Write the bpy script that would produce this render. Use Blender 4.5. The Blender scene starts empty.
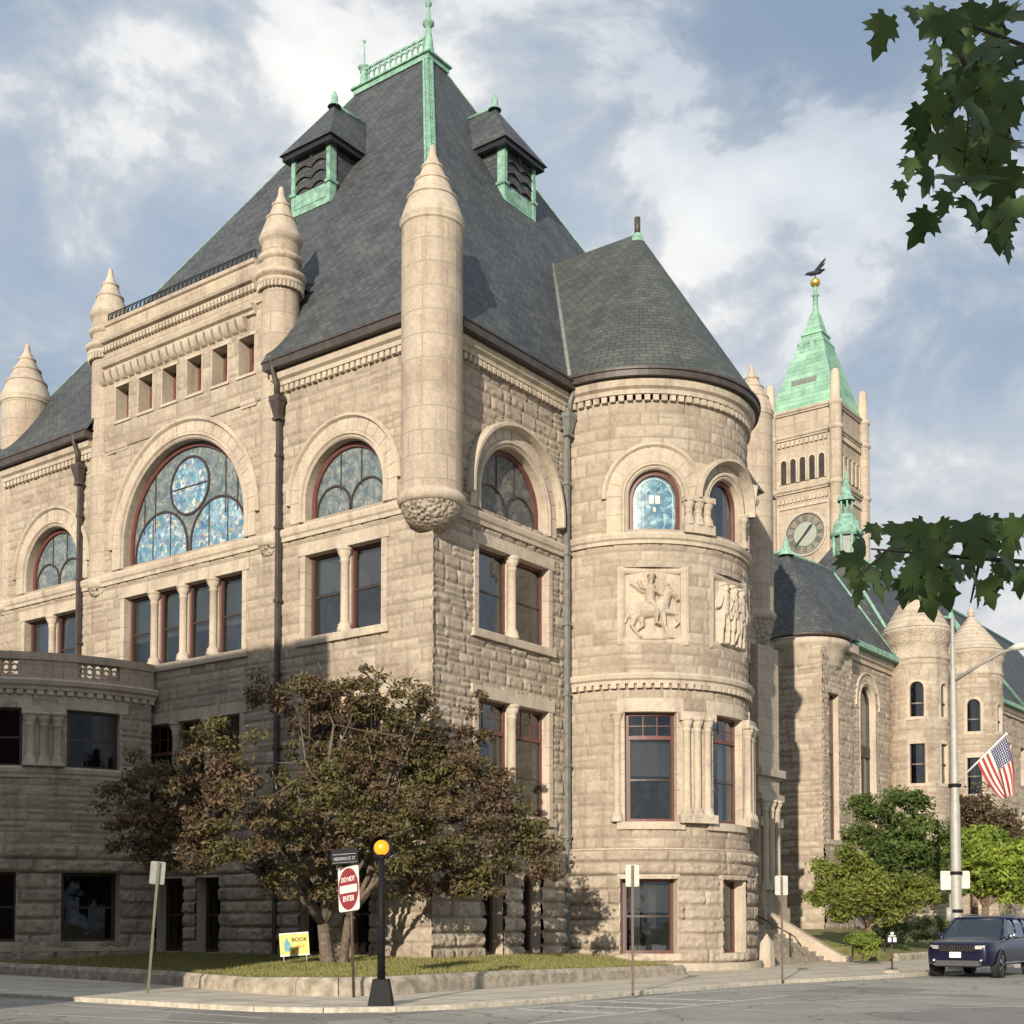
import bpy, math, random
import numpy as np
from mathutils import Vector, Matrix
C = bpy.context.scene.collection
PI = math.pi
R_ = math.radians
random.seed(7); RNG = np.random.default_rng(7)

# ------------------------------------------------------------------ camera, world, sun, exposure
cam_d = bpy.data.cameras.new('camera'); cam = bpy.data.objects.new('camera', cam_d); C.objects.link(cam)
cam.location = (27.22, -32.08, 1.6)
cam.rotation_euler = (R_(92.5), 0, R_(36.8))
cam_d.sensor_width = 36; cam_d.lens = 36 * 1320 / 1024
cam_d.shift_y = (863.37 - 512) / 1024
cam_d.clip_start = 0.1; cam_d.clip_end = 3000
bpy.context.scene.camera = cam

SUN_AZ, SUN_EL = R_(21), R_(16)
sd = Vector((-math.sin(SUN_AZ) * math.cos(SUN_EL), math.cos(SUN_AZ) * math.cos(SUN_EL), -math.sin(SUN_EL)))
sl = bpy.data.lights.new('sun', 'SUN'); sl.energy = 5.0; sl.angle = R_(0.5); sl.color = (1.0, 0.885, 0.72)
so = bpy.data.objects.new('sun', sl); C.objects.link(so); so.rotation_euler = sd.to_track_quat('-Z', 'Y').to_euler()
vs = bpy.context.scene.view_settings
vs.view_transform = 'Standard'; vs.look = 'None'; vs.gamma = 1; vs.use_curve_mapping = False; vs.exposure = 0.22

w = bpy.data.worlds.new('World'); bpy.context.scene.world = w; w.use_nodes = True
nt = w.node_tree; nt.nodes.clear()
def N(nt, t, **k):
    n = nt.nodes.new(t)
    for a, b in k.items():
        if a.startswith('i_'): n.inputs[a[2:].replace('_', ' ')].default_value = b
        else: setattr(n, a, b)
    return n
def L(nt, a, b): nt.links.new(a, b)
def ramp(nt, src, stops, interp='LINEAR'):
    r = N(nt, 'ShaderNodeValToRGB'); e = r.color_ramp.elements; r.color_ramp.interpolation = interp
    while len(e) < len(stops): e.new(0.5)
    for el, (p, c) in zip(e, stops):
        el.position = p; el.color = c if len(c) == 4 else (*c, 1)
    L(nt, src, r.inputs[0]); return r
sky = N(nt, 'ShaderNodeTexSky', sky_type='NISHITA', sun_disc=False, sun_elevation=SUN_EL, sun_rotation=R_(159))
tc = N(nt, 'ShaderNodeTexCoord')
mp = N(nt, 'ShaderNodeMapping'); mp.inputs['Scale'].default_value = (1, 1, 1.7); mp.inputs['Location'].default_value = (3.3, 1.2, .4)
L(nt, tc.outputs['Generated'], mp.inputs[0])
n1 = N(nt, 'ShaderNodeTexNoise', i_Scale=2.3, i_Detail=7.0, i_Roughness=.52, i_Distortion=.25); L(nt, mp.outputs[0], n1.inputs['Vector'])
n2 = N(nt, 'ShaderNodeTexNoise', i_Scale=5.5, i_Detail=9.0, i_Roughness=.58, i_Distortion=.3); L(nt, mp.outputs[0], n2.inputs['Vector'])
cov = ramp(nt, n1.outputs[0], [(.34, (.80,) * 3), (.52, (.95,) * 3), (.75, (1,) * 3)])
cloud = ramp(nt, n2.outputs[0], [(.34, (.43, .52, .65)), (.47, (.50, .58, .69)), (.535, (.66, .70, .76)), (.59, (.96, .96, .96)), (.68, (1.06, 1.06, 1.05))])
skm = N(nt, 'ShaderNodeMixRGB', blend_type='MULTIPLY'); skm.inputs[0].default_value = 1; skm.inputs[2].default_value = (.10, .10, .10, 1)
L(nt, sky.outputs[0], skm.inputs[1])
big = ramp(nt, n1.outputs[0], [(.36, (.78, .85, .93)), (.60, (1.10, 1.09, 1.07))])
cm = N(nt, 'ShaderNodeMixRGB', blend_type='MULTIPLY'); cm.inputs[0].default_value = 1
L(nt, cloud.outputs[0], cm.inputs[1]); L(nt, big.outputs[0], cm.inputs[2])
mx = N(nt, 'ShaderNodeMixRGB'); L(nt, cov.outputs[0], mx.inputs[0]); L(nt, skm.outputs[0], mx.inputs[1]); L(nt, cm.outputs[0], mx.inputs[2])
sxw = N(nt, 'ShaderNodeSeparateXYZ'); L(nt, tc.outputs['Generated'], sxw.inputs[0])
el_ = ramp(nt, sxw.outputs[2], [(.02, (0, 0, 0)), (.10, (1, 1, 1)), (.26, (1, 1, 1)), (.36, (0, 0, 0))])
n3 = N(nt, 'ShaderNodeTexNoise', i_Scale=4.2, i_Detail=9.0, i_Roughness=.55, i_Distortion=.5); mp3 = N(nt, 'ShaderNodeMapping'); mp3.inputs['Location'].default_value = (.35, 2.2, 1.7); mp3.inputs['Scale'].default_value = (1, 1, 1.4); L(nt, tc.outputs['Generated'], mp3.inputs[0]); L(nt, mp3.outputs[0], n3.inputs['Vector'])
cu_ = ramp(nt, n3.outputs[0], [(.50, (0, 0, 0)), (.55, (.75, .75, .75)), (.66, (1, 1, 1))])
cuf = N(nt, 'ShaderNodeMixRGB', blend_type='MULTIPLY'); cuf.inputs[0].default_value = 1; L(nt, cu_.outputs[0], cuf.inputs[1]); L(nt, el_.outputs[0], cuf.inputs[2])
mx0 = mx; mx = N(nt, 'ShaderNodeMixRGB'); L(nt, cuf.outputs[0], mx.inputs[0]); L(nt, mx0.outputs[0], mx.inputs[1])
cuc = ramp(nt, n2.outputs[0], [(.35, (.60, .64, .72)), (.6, (.88, .88, .88))]); L(nt, cuc.outputs[0], mx.inputs[2])
bg = N(nt, 'ShaderNodeBackground'); bg.inputs[1].default_value = 0.79; L(nt, mx.outputs[0], bg.inputs[0])
wo = N(nt, 'ShaderNodeOutputWorld'); L(nt, bg.outputs[0], wo.inputs[0])

# ------------------------------------------------------------------ materials
def new_mat(name):
    m = bpy.data.materials.new(name); m.use_nodes = True
    nt = m.node_tree; nt.nodes.clear()
    b = N(nt, 'ShaderNodeBsdfPrincipled'); o = N(nt, 'ShaderNodeOutputMaterial'); L(nt, b.outputs[0], o.inputs[0])
    return m, nt, b
def bump(nt, b, src, strength, dist):
    bp = N(nt, 'ShaderNodeBump'); bp.inputs['Strength'].default_value = strength; bp.inputs['Distance'].default_value = dist
    L(nt, src, bp.inputs['Height']); L(nt, bp.outputs[0], b.inputs['Normal']); return bp
def mixc(nt, f, a, b_, bt='MIX', fv=None):
    m = N(nt, 'ShaderNodeMixRGB', blend_type=bt)
    if f is not None: L(nt, f, m.inputs[0])
    else: m.inputs[0].default_value = fv
    for i, v in ((1, a), (2, b_)):
        if isinstance(v, tuple): m.inputs[i].default_value = (*v, 1) if len(v) == 3 else v
        else: L(nt, v, m.inputs[i])
    return m.outputs[0]
def plain(name, col, rough=.6, metal=0, var=.15, scale=6.0, bmp=0.0, spec=None, coat=0):
    m, nt, b = new_mat(name)
    t = N(nt, 'ShaderNodeTexCoord'); n = N(nt, 'ShaderNodeTexNoise', i_Scale=scale, i_Detail=5.0, i_Roughness=.6); L(nt, t.outputs['Object'], n.inputs['Vector'])
    r = ramp(nt, n.outputs[0], [(.3, tuple(c * (1 - var) for c in col)), (.7, tuple(min(1, c * (1 + var)) for c in col))])
    L(nt, r.outputs[0], b.inputs['Base Color']); b.inputs['Roughness'].default_value = rough; b.inputs['Metallic'].default_value = metal
    if coat: b.inputs['Coat Weight'].default_value = coat; b.inputs['Coat Roughness'].default_value = .04
    if spec is not None: b.inputs['Specular IOR Level'].default_value = spec
    if bmp: bump(nt, b, n.outputs[0], bmp, .02)
    return m
SC = ((.36, .305, .25), (.455, .398, .33), (.515, .46, .385))   # granite tones
def stone(name, kind, tint=1.0):
    m, nt, b = new_mat(name)
    t = N(nt, 'ShaderNodeTexCoord')
    big = N(nt, 'ShaderNodeTexNoise', i_Scale=.7, i_Detail=6.0, i_Roughness=.6); L(nt, t.outputs['Object'], big.inputs['Vector'])
    med = N(nt, 'ShaderNodeTexNoise', i_Scale=6.0, i_Detail=5.0, i_Roughness=.65); L(nt, t.outputs['Object'], med.inputs['Vector'])
    fine = N(nt, 'ShaderNodeTexNoise', i_Scale=38.0, i_Detail=3.0, i_Roughness=.7); L(nt, t.outputs['Object'], fine.inputs['Vector'])
    cs = [tuple(c * tint for c in s) for s in SC]
    if kind == 'rock':
        at = N(nt, 'ShaderNodeAttribute', attribute_name='tone')
        sep = N(nt, 'ShaderNodeSeparateColor'); L(nt, at.outputs['Color'], sep.inputs[0])
        base = ramp(nt, sep.outputs[0], [(0, cs[0]), (.25, (.41*tint, .35*tint, .292*tint)), (.6, cs[1]), (1, cs[2])]).outputs[0]
        mortar = sep.outputs[1]
    elif kind in ('drum', 'ring'):
        uv = N(nt, 'ShaderNodeUVMap')
        br = N(nt, 'ShaderNodeTexBrick', offset=.5); L(nt, uv.outputs[0], br.inputs['Vector'])
        for k, v in {'Scale': 1.0, 'Mortar Size': .018, 'Mortar Smooth': .3, 'Brick Width': 1.7, 'Row Height': .78, 'Bias': 0.0}.items(): br.inputs[k].default_value = v
        br.inputs['Color1'].default_value = (.2, .2, .2, 1); br.inputs['Color2'].default_value = (1, 1, 1, 1)
        base = ramp(nt, br.outputs[0], [(0, cs[0]), (.3, (.425*tint, .368*tint, .304*tint)), (1, cs[1])]).outputs[0]
        mortar = br.outputs['Fac']
    else:
        base = mixc(nt, big.outputs[0], cs[1], cs[2]); mortar = None
    smp = N(nt, 'ShaderNodeMapping'); smp.inputs['Scale'].default_value = (2.2, 2.2, .16); L(nt, t.outputs['Object'], smp.inputs[0]); stn = N(nt, 'ShaderNodeTexNoise', i_Scale=1.0, i_Detail=7.0, i_Roughness=.68); L(nt, smp.outputs[0], stn.inputs['Vector'])
    base = mixc(nt, None, base, ramp(nt, stn.outputs[0], [(.33, (.75, .72, .71)), (.46, (.99, .98, .98)), (.7, (1.05, 1.05, 1.04))]).outputs[0], 'MULTIPLY', 1.0)
    v1 = ramp(nt, med.outputs[0], [(.3, (.82, .80, .78)), (.7, (1.12, 1.10, 1.06))])
    c = mixc(nt, None, base, v1.outputs[0], 'MULTIPLY', .8)
    v2 = ramp(nt, fine.outputs[0], [(.34, (.60, .565, .54)), (.47, (.98, .98, .98)), (.68, (1.18, 1.16, 1.13))])
    c = mixc(nt, None, c, v2.outputs[0], 'MULTIPLY', 1.0 if kind != 'plain' else .6)
    v3 = ramp(nt, big.outputs[0], [(.3, (.80, .77, .76)), (.5, (1, 1, 1)), (.68, (1.07, 1.07, 1.03))])
    c = mixc(nt, None, c, v3.outputs[0], 'MULTIPLY', 1.0)
    if mortar is not None: c = mixc(nt, mortar, c, (.31 * tint, .262 * tint, .205 * tint))
    L(nt, c, b.inputs['Base Color']); b.inputs['Roughness'].default_value = .92; b.inputs['Specular IOR Level'].default_value = .25
    ad = N(nt, 'ShaderNodeMath', operation='ADD'); L(nt, med.outputs[0], ad.inputs[0]); L(nt, fine.outputs[0], ad.inputs[1])
    src = ad.outputs[0]
    if kind in ('carved', 'frieze'):
        vo = N(nt, 'ShaderNodeTexVoronoi', feature='SMOOTH_F1'); vo.inputs['Scale'].default_value = 7.5; L(nt, t.outputs['Object'], vo.inputs['Vector'])
        wv = N(nt, 'ShaderNodeMath', operation='MULTIPLY'); L(nt, vo.outputs['Distance'], wv.inputs[0]); wv.inputs[1].default_value = -6
        ad2 = N(nt, 'ShaderNodeMath', operation='ADD'); L(nt, src, ad2.inputs[0]); L(nt, wv.outputs[0], ad2.inputs[1]); src = ad2.outputs[0]
        bump(nt, b, src, 1.0 if kind == 'carved' else .5, .05 if kind == 'carved' else .02)
    elif kind in ('drum', 'ring'):
        mm = N(nt, 'ShaderNodeMath', operation='MULTIPLY'); L(nt, mortar, mm.inputs[0]); mm.inputs[1].default_value = -2.5
        ad2 = N(nt, 'ShaderNodeMath', operation='ADD'); L(nt, src, ad2.inputs[0]); L(nt, mm.outputs[0], ad2.inputs[1]); bump(nt, b, ad2.outputs[0], .5, .015)
    else: bump(nt, b, src, .9 if kind == 'rock' else .5, .035 if kind == 'rock' else .012)
    return m
def slate(name, c0, c1, row=.2, wid=.32, met=0):
    m, nt, b = new_mat(name)
    uv = N(nt, 'ShaderNodeUVMap')
    br = N(nt, 'ShaderNodeTexBrick', offset=.5); L(nt, uv.outputs[0], br.inputs['Vector'])
    for k, v in {'Scale': 1.0, 'Mortar Size': .012, 'Mortar Smooth': .2, 'Brick Width': wid, 'Row Height': row, 'Bias': 0.0}.items(): br.inputs[k].default_value = v
    br.inputs['Color1'].default_value = (*c0, 1); br.inputs['Color2'].default_value = (*c1, 1); br.inputs['Mortar'].default_value = (*(c * .45 for c in c0), 1)
    n = N(nt, 'ShaderNodeTexNoise', i_Scale=.7, i_Detail=7.0, i_Roughness=.65); t = N(nt, 'ShaderNodeTexCoord'); L(nt, t.outputs['Object'], n.inputs['Vector'])
    r = ramp(nt, n.outputs[0], [(.3, (.68, .68, .72)), (.5, (.95, .95, .96)), (.7, (1.3, 1.28, 1.2))])
    c = mixc(nt, None, br.outputs[0], r.outputs[0], 'MULTIPLY', 1)
    L(nt, c, b.inputs['Base Color']); b.inputs['Roughness'].default_value = .62; b.inputs['Specular IOR Level'].default_value = .35
    sx = N(nt, 'ShaderNodeSeparateXYZ'); L(nt, uv.outputs[0], sx.inputs[0])
    md = N(nt, 'ShaderNodeMath', operation='MODULO'); L(nt, sx.outputs[1], md.inputs[0]); md.inputs[1].default_value = row
    ml = N(nt, 'ShaderNodeMath', operation='MULTIPLY_ADD'); L(nt, md.outputs[0], ml.inputs[0]); ml.inputs[1].default_value = -2.0 / row
    L(nt, br.outputs['Fac'], ml.inputs[2]); bump(nt, b, ml.outputs[0], .55, .012)
    return m
M = {}
M['rock'] = stone('rock_faced_granite', 'rock')
M['dressed'] = stone('dressed_granite', 'plain')
M['drum'] = stone('coursed_granite', 'drum')
M['carved'] = stone('carved_granite', 'carved'); M['frieze'] = stone('carved_frieze', 'frieze')
M['slate'] = slate('slate', (.050, .056, .062), (.086, .094, .10))
M['slate_green'] = slate('green_slate', (.058, .068, .064), (.09, .10, .094))
M['copper'] = plain('verdigris_copper', (.20, .36, .28), .7, 0, .42, 3.5, .3)
M['copper_sheet'] = slate('verdigris_sheet', (.20, .38, .275), (.27, .47, .345), .45, 2.2)
M['brown_metal'] = plain('brown_painted_metal', (.06, .048, .042), .5, 0, .3, 3.0)
M['grey_metal'] = plain('grey_painted_metal', (.17, .18, .17), .5, 0, .25, 3.0)
M['iron'] = plain('black_iron', (.018, .018, .022), .45, 0, .2)
M['maroon'] = plain('maroon_paint', (.125, .048, .04), .5, 0, .2, 5)
M['darkframe'] = plain('dark_brown_paint', (.045, .03, .025), .45, 0, .2)
M['core'] = plain('dark_interior', (.035, .03, .026), .9, 0, .4, 1.2)  # near-black colour stands in for the shade of unlit rooms
M['blind'] = plain('window_blind', (.33, .31, .27), .8, 0, .15, 1.0)
M['white'] = plain('white_paint', (.74, .74, .70), .5, 0, .06, 4)
M['offwhite'] = plain('worn_white', (.60, .59, .53), .7, 0, .25, 2.5)
M['galv'] = plain('galvanised_steel', (.36, .35, .32), .6, .2, .12, 5)
M['black'] = plain('black_paint', (.012, .012, .014), .6, 0, .2, 6.0, 0, .15)
M['gold'] = plain('gilded_metal', (.75, .52, .15), .35, .8, .1)
M['bronze'] = plain('dark_bronze', (.03, .04, .05), .5, .3, .2)
M['red'] = plain('faded_red', (.27, .035, .04), .5, 0, .18, 8)
M['signgrey'] = plain('sign_back', (.34, .34, .31), .5, .3, .15, 5)
M['brownpost'] = plain('brown_post', (.08, .055, .042), .5, .2, .2)
M['greenpost'] = plain('olive_post', (.16, .16, .10), .5, .2, .2)
M['bark'] = plain('bark', (.17, .12, .085), .95, 0, .55, 9, .9)
M['bark_pale'] = plain('pale_bark', (.13, .10, .075), .95, 0, .5, 9, .9)
M['brick'] = slate('red_brick', (.20, .09, .06), (.28, .13, .09), .08, .22)
M['concrete_wall'] = plain('rough_granite_kerb', (.33, .285, .225), .9, 0, .45, 3.5, .8)
M['kerb'] = plain('granite_kerb', (.46, .42, .34), .9, 0, .3, 6, .6)
M['rubber'] = plain('tyre_rubber', (.02, .02, .02), .8, 0, .2)
M['carpaint'] = plain('dark_blue_car_paint', (.004, .005, .028), .3, .2, .05, 2, 0, .4, .5)
M['chrome'] = plain('chrome', (.55, .55, .56), .18, 1.0, .05)
M['plastic'] = plain('grey_plastic', (.06, .06, .065), .6, 0, .1)
def glass(name, tint=(.30, .33, .35), refl=.10):
    m = bpy.data.materials.new(name); m.use_nodes = True; nt = m.node_tree; nt.nodes.clear()
    o = N(nt, 'ShaderNodeOutputMaterial'); ms = N(nt, 'ShaderNodeMixShader'); tr = N(nt, 'ShaderNodeBsdfTransparent'); g = N(nt, 'ShaderNodeBsdfGlossy')
    tr.inputs[0].default_value = (*tint, 1); g.inputs['Roughness'].default_value = .03; g.inputs[0].default_value = (.8, .85, .9, 1)
    lw = N(nt, 'ShaderNodeLayerWeight'); lw.inputs[0].default_value = .5; fr = N(nt, 'ShaderNodeMath', operation='POWER'); L(nt, lw.outputs['Facing'], fr.inputs[0]); fr.inputs[1].default_value = 3.0
    a = N(nt, 'ShaderNodeMath', operation='ADD', use_clamp=True); L(nt, fr.outputs[0], a.inputs[0]); a.inputs[1].default_value = refl
    t = N(nt, 'ShaderNodeTexCoord'); n = N(nt, 'ShaderNodeTexNoise', i_Scale=1.1, i_Detail=2.0); L(nt, t.outputs['Object'], n.inputs['Vector'])
    bp = N(nt, 'ShaderNodeBump'); bp.inputs['Strength'].default_value = .12; bp.inputs['Distance'].default_value = .05; L(nt, n.outputs[0], bp.inputs['Height']); L(nt, bp.outputs[0], g.inputs['Normal'])
    L(nt, a.outputs[0], ms.inputs[0]); L(nt, tr.outputs[0], ms.inputs[1]); L(nt, g.outputs[0], ms.inputs[2]); L(nt, ms.outputs[0], o.inputs[0])
    return m
M['glass'] = glass('window_glass')
M['glass_dim'] = glass('shaded_window_glass', (.4, .4, .4), .035)
M['carglass'] = glass('car_glass', (.22, .27, .27), .1)
def stained(name, cols, scale, dark):
    m, nt, b = new_mat(name)
    t = N(nt, 'ShaderNodeTexCoord')
    wn = N(nt, 'ShaderNodeTexNoise', i_Scale=1.8, i_Detail=3.0); L(nt, t.outputs['Object'], wn.inputs['Vector']); wv_ = mixc(nt, None, t.outputs['Object'], wn.outputs['Color'], 'ADD', .5)
    v = N(nt, 'ShaderNodeTexVoronoi'); v.inputs['Scale'].default_value = scale; L(nt, wv_, v.inputs['Vector'])
    e = N(nt, 'ShaderNodeTexVoronoi', feature='DISTANCE_TO_EDGE'); e.inputs['Scale'].default_value = scale; L(nt, wv_, e.inputs['Vector'])
    sp = N(nt, 'ShaderNodeSeparateColor'); L(nt, v.outputs['Color'], sp.inputs[0])
    k = len(cols); r = ramp(nt, sp.outputs[0], [(i / k, c) for i, c in enumerate(cols)], 'CONSTANT')
    n = N(nt, 'ShaderNodeTexNoise', i_Scale=2.5, i_Detail=5.0); L(nt, t.outputs['Object'], n.inputs['Vector'])
    rr = ramp(nt, n.outputs[0], [(.35, (.6, .65, .7)), (.65, (1.2, 1.15, 1.1))])
    c = mixc(nt, None, r.outputs[0], rr.outputs[0], 'MULTIPLY', 1)
    ed = ramp(nt, e.outputs[0], [(.01, (.8, .8, .8)), (.05, (0, 0, 0))])
    c = mixc(nt, ed.outputs[0], c, (dark, dark, dark))
    L(nt, c, b.inputs['Base Color']); b.inputs['Roughness'].default_value = .35; b.inputs['Specular IOR Level'].default_value = .5
    bump(nt, b, sp.outputs[1], .25, .01)
    return m
M['stained_blue'] = stained('blue_stained_glass', [(.16, .32, .44), (.10, .24, .38), (.32, .46, .54), (.20, .36, .48), (.50, .56, .56), (.22, .27, .40), (.36, .38, .30), (.13, .32, .40), (.27, .42, .52)], 6.5, .05)
M['stained_pale'] = stained('opal_stained_glass', [(.15, .19, .20), (.19, .24, .25), (.21, .24, .24), (.13, .18, .20), (.25, .28, .26)], 7.0, .06)
M['stained_teal'] = stained('teal_stained_glass', [(.12, .26, .36), (.16, .32, .42), (.30, .45, .52), (.09, .20, .30), (.20, .38, .44)], 6.0, .04)
M['stained_dark'] = stained('dull_stained_glass', [(.10, .11, .11), (.14, .15, .14), (.12, .12, .14), (.08, .09, .10)], 4.0, .015)

# ------------------------------------------------------------------ mesh builder
class Flat:
    def __init__(s, o, u, n): s.o = np.array(o, float); s.u = np.array(u, float); s.n = np.array(n, float); s.curved = False
    def __call__(s, u, z, d):
        u, z, d = np.broadcast_arrays(np.asarray(u, float), np.asarray(z, float), np.asarray(d, float))
        p = s.o + u[..., None] * s.u + d[..., None] * s.n
        p = p.copy(); p[..., 2] += z; return p
class Cyl:
    def __init__(s, cx, cy, R): s.c = (cx, cy); s.R = R; s.curved = True
    def __call__(s, u, z, d):
        u, z, d = np.broadcast_arrays(np.asarray(u, float), np.asarray(z, float), np.asarray(d, float))
        a = u / s.R; r = s.R + d
        return np.stack([s.c[0] + r * np.cos(a), s.c[1] + r * np.sin(a), z], -1)
FA = Flat((0, 0, 0), (-1, 0, 0), (0, -1, 0))
FB = Flat((0, 0, 0), (0, 1, 0), (1, 0, 0))
W = Flat((0, 0, 0), (1, 0, 0), (0, 1, 0))    # plain world: (x, z, y)

class MB:
    def __init__(s): s.v = []; s.f = []; s.uv = []; s.sm = []
    def add(s, verts, faces, uv=None, smooth=False):
        o = len(s.v); s.v.extend([tuple(map(float, p)) for p in verts])
        for i, f in enumerate(faces):
            s.f.append(tuple(o + k for k in f)); s.sm.append(smooth)
            s.uv.append([uv[k] for k in f] if uv is not None else None)
    def box(s, m, u0, u1, z0, z1, d0, d1, n=None, caps=True):
        if n is None: n = max(1, int(math.ceil(abs(u1 - u0) / (.35 * min(1, m.R / 3))))) if m.curved else 1
        us = np.linspace(u0, u1, n + 1); vs = []
        for u in us: vs += [m(u, z0, d0), m(u, z0, d1), m(u, z1, d1), m(u, z1, d0)]
        fs = []
        for i in range(n):
            a = 4 * i; b = a + 4
            for k in range(4): l = (k + 1) % 4; fs.append((a + k, b + k, b + l, a + l))
        fs += [(0, 1, 2, 3), (4 * n, 4 * n + 3, 4 * n + 2, 4 * n + 1)]
        s.add(vs, fs)
    def wbox(s, x0, x1, y0, y1, z0, z1): s.box(W, x0, x1, z0, z1, y0, y1)
    def sweep(s, m, path, prof, closed=False, smooth=False):
        # path: (u,z) points; prof: closed polygon (w,d), w along the left normal of the path
        P = np.array(path, float)
        if m.curved and not closed:
            Q = [P[0]]
            for a, b in zip(P[:-1], P[1:]):
                k = max(1, int(np.linalg.norm(b - a) / .3))
                for i in range(1, k + 1): Q.append(a + (b - a) * i / k)
            P = np.array(Q)
        n = len(P); T = np.zeros_like(P)
        for i in range(n):
            a = P[i - 1] if (i > 0 or closed) else P[i]; b = P[(i + 1) % n] if (i < n - 1 or closed) else P[i]
            d1 = (P[i] - a); d2 = (b - P[i])
            d1 = d1 / (np.linalg.norm(d1) + 1e-12); d2 = d2 / (np.linalg.norm(d2) + 1e-12)
            t = d1 + d2; t /= (np.linalg.norm(t) + 1e-12); nn = np.array([-t[1], t[0]])
            ref = d2 if np.linalg.norm(d2) > .5 else d1
            c = abs(nn @ np.array([-ref[1], ref[0]])); T[i] = nn / max(c, .3)
        k = len(prof); vs = []
        for i in range(n):
            for wv, d in prof: q = P[i] + T[i] * wv; vs.append(m(q[0], q[1], d))
        fs = []; e = n if closed else n - 1
        for i in range(e):
            a = i * k; b = ((i + 1) % n) * k
            for j in range(k): l = (j + 1) % k; fs.append((a + j, b + j, b + l, a + l))
        if not closed: fs += [tuple(range(k))[::-1], tuple(range((n - 1) * k, n * k))]
        s.add(vs, fs, None, smooth)
    def lathe(s, cx, cy, prof, n=32, a0=0., a1=2 * PI, smooth=True, wob=0):
        full = abs(a1 - a0 - 2 * PI) < 1e-6; k = len(prof); vs = []; uv = []
        sl = [0]
        for (r0, z0), (r1, z1) in zip(prof[:-1], prof[1:]): sl.append(sl[-1] + math.hypot(r1 - r0, z1 - z0))
        rm = max(r for r, z in prof)
        for i in range(n + 1):
            a = a0 + (a1 - a0) * i / n
            for j, (r, z) in enumerate(prof):
                vs.append((cx + r * math.cos(a), cy + r * math.sin(a), z)); uv.append((a * rm, z if abs(prof[-1][1] - prof[0][1]) > .5 else sl[j]))
        fs = [(i * k + j, (i + 1) * k + j, (i + 1) * k + j + 1, i * k + j + 1) for i in range(n) for j in range(k - 1)]
        s.add(vs, fs, uv, smooth)
    def tube(s, pts, rad, n=10, smooth=True):
        pts = [Vector(p) for p in pts]; rad = rad if isinstance(rad, (list, tuple)) else [rad] * len(pts)
        vs = []; up = None
        for i, p in enumerate(pts):
            t = (pts[min(i + 1, len(pts) - 1)] - pts[max(i - 1, 0)]).normalized()
            if up is None: up = t.orthogonal().normalized()
            up = (up - t * up.dot(t)).normalized(); bn = t.cross(up)
            for j in range(n):
                a = 2 * PI * j / n; vs.append(p + (up * math.cos(a) + bn * math.sin(a)) * rad[i])
        fs = [(i * n + j, i * n + (j + 1) % n, (i + 1) * n + (j + 1) % n, (i + 1) * n + j) for i in range(len(pts) - 1) for j in range(n)]
        fs += [tuple(range(n))[::-1], tuple(range((len(pts) - 1) * n, len(pts) * n))]
        s.add(vs, fs, None, smooth)
    def ball(s, c, r, n=12, sz=1):
        k = n // 2; vs = []
        for i in range(k + 1):
            t = PI * i / k
            for j in range(n): a = 2 * PI * j / n; vs.append((c[0] + r * math.sin(t) * math.cos(a), c[1] + r * math.sin(t) * math.sin(a), c[2] + sz * r * math.cos(t)))
        s.add(vs, [(i * n + j, (i + 1) * n + j, (i + 1) * n + (j + 1) % n, i * n + (j + 1) % n) for i in range(k) for j in range(n)], None, True)
    def poly(s, pts): s.add(pts, [tuple(range(len(pts)))])
    def build(s, name, mat, parent=None, bevel=0):
        me = bpy.data.meshes.new(name); me.from_pydata(s.v, [], s.f)
        uvl = me.uv_layers.new(name='UVMap'); co = np.array(s.v)
        data = np.zeros((len(me.loops), 2), np.float32); me.update()
        for pi_, p in enumerate(me.polygons):
            ex = s.uv[pi_]; n = p.normal
            if ex is not None:
                for q, li in enumerate(p.loop_indices): data[li] = ex[q]
            else:
                if abs(n.z) > .95: t = Vector((1, 0, 0)); bt = Vector((0, 1, 0))
                else: t = Vector((-n.y, n.x, 0)).normalized(); bt = n.cross(t)
                for li, vi in zip(p.loop_indices, p.vertices): c = Vector(s.v[vi]); data[li] = (c.dot(t), c.dot(bt) if bt.z > 0 else -c.dot(bt))
        uvl.data.foreach_set('uv', data.ravel())
        me.polygons.foreach_set('use_smooth', s.sm)
        import bmesh
        bm = bmesh.new(); bm.from_mesh(me); bmesh.ops.recalc_face_normals(bm, faces=bm.faces); bm.to_mesh(me); bm.free()
        me.materials.append(M[mat] if isinstance(mat, str) else mat)
        return link(name, me, parent, bevel)
def link(name, me, parent=None, bevel=0):
    o = bpy.data.objects.new(name, me); C.objects.link(o)
    if parent is not None: o.parent = parent
    if bevel:
        b = o.modifiers.new('bevel', 'BEVEL'); b.width = bevel; b.segments = 2; b.limit_method = 'ANGLE'; b.angle_limit = R_(40)
    return o
def thing(name, label, cat, group=None):
    o = bpy.data.objects.new(name, None); C.objects.link(o); o['label'] = label; o['category'] = cat; o.empty_display_size = .2
    if group: o['group'] = group
    return o
def struct(o, kind='structure'): o['kind'] = kind; return o
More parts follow.
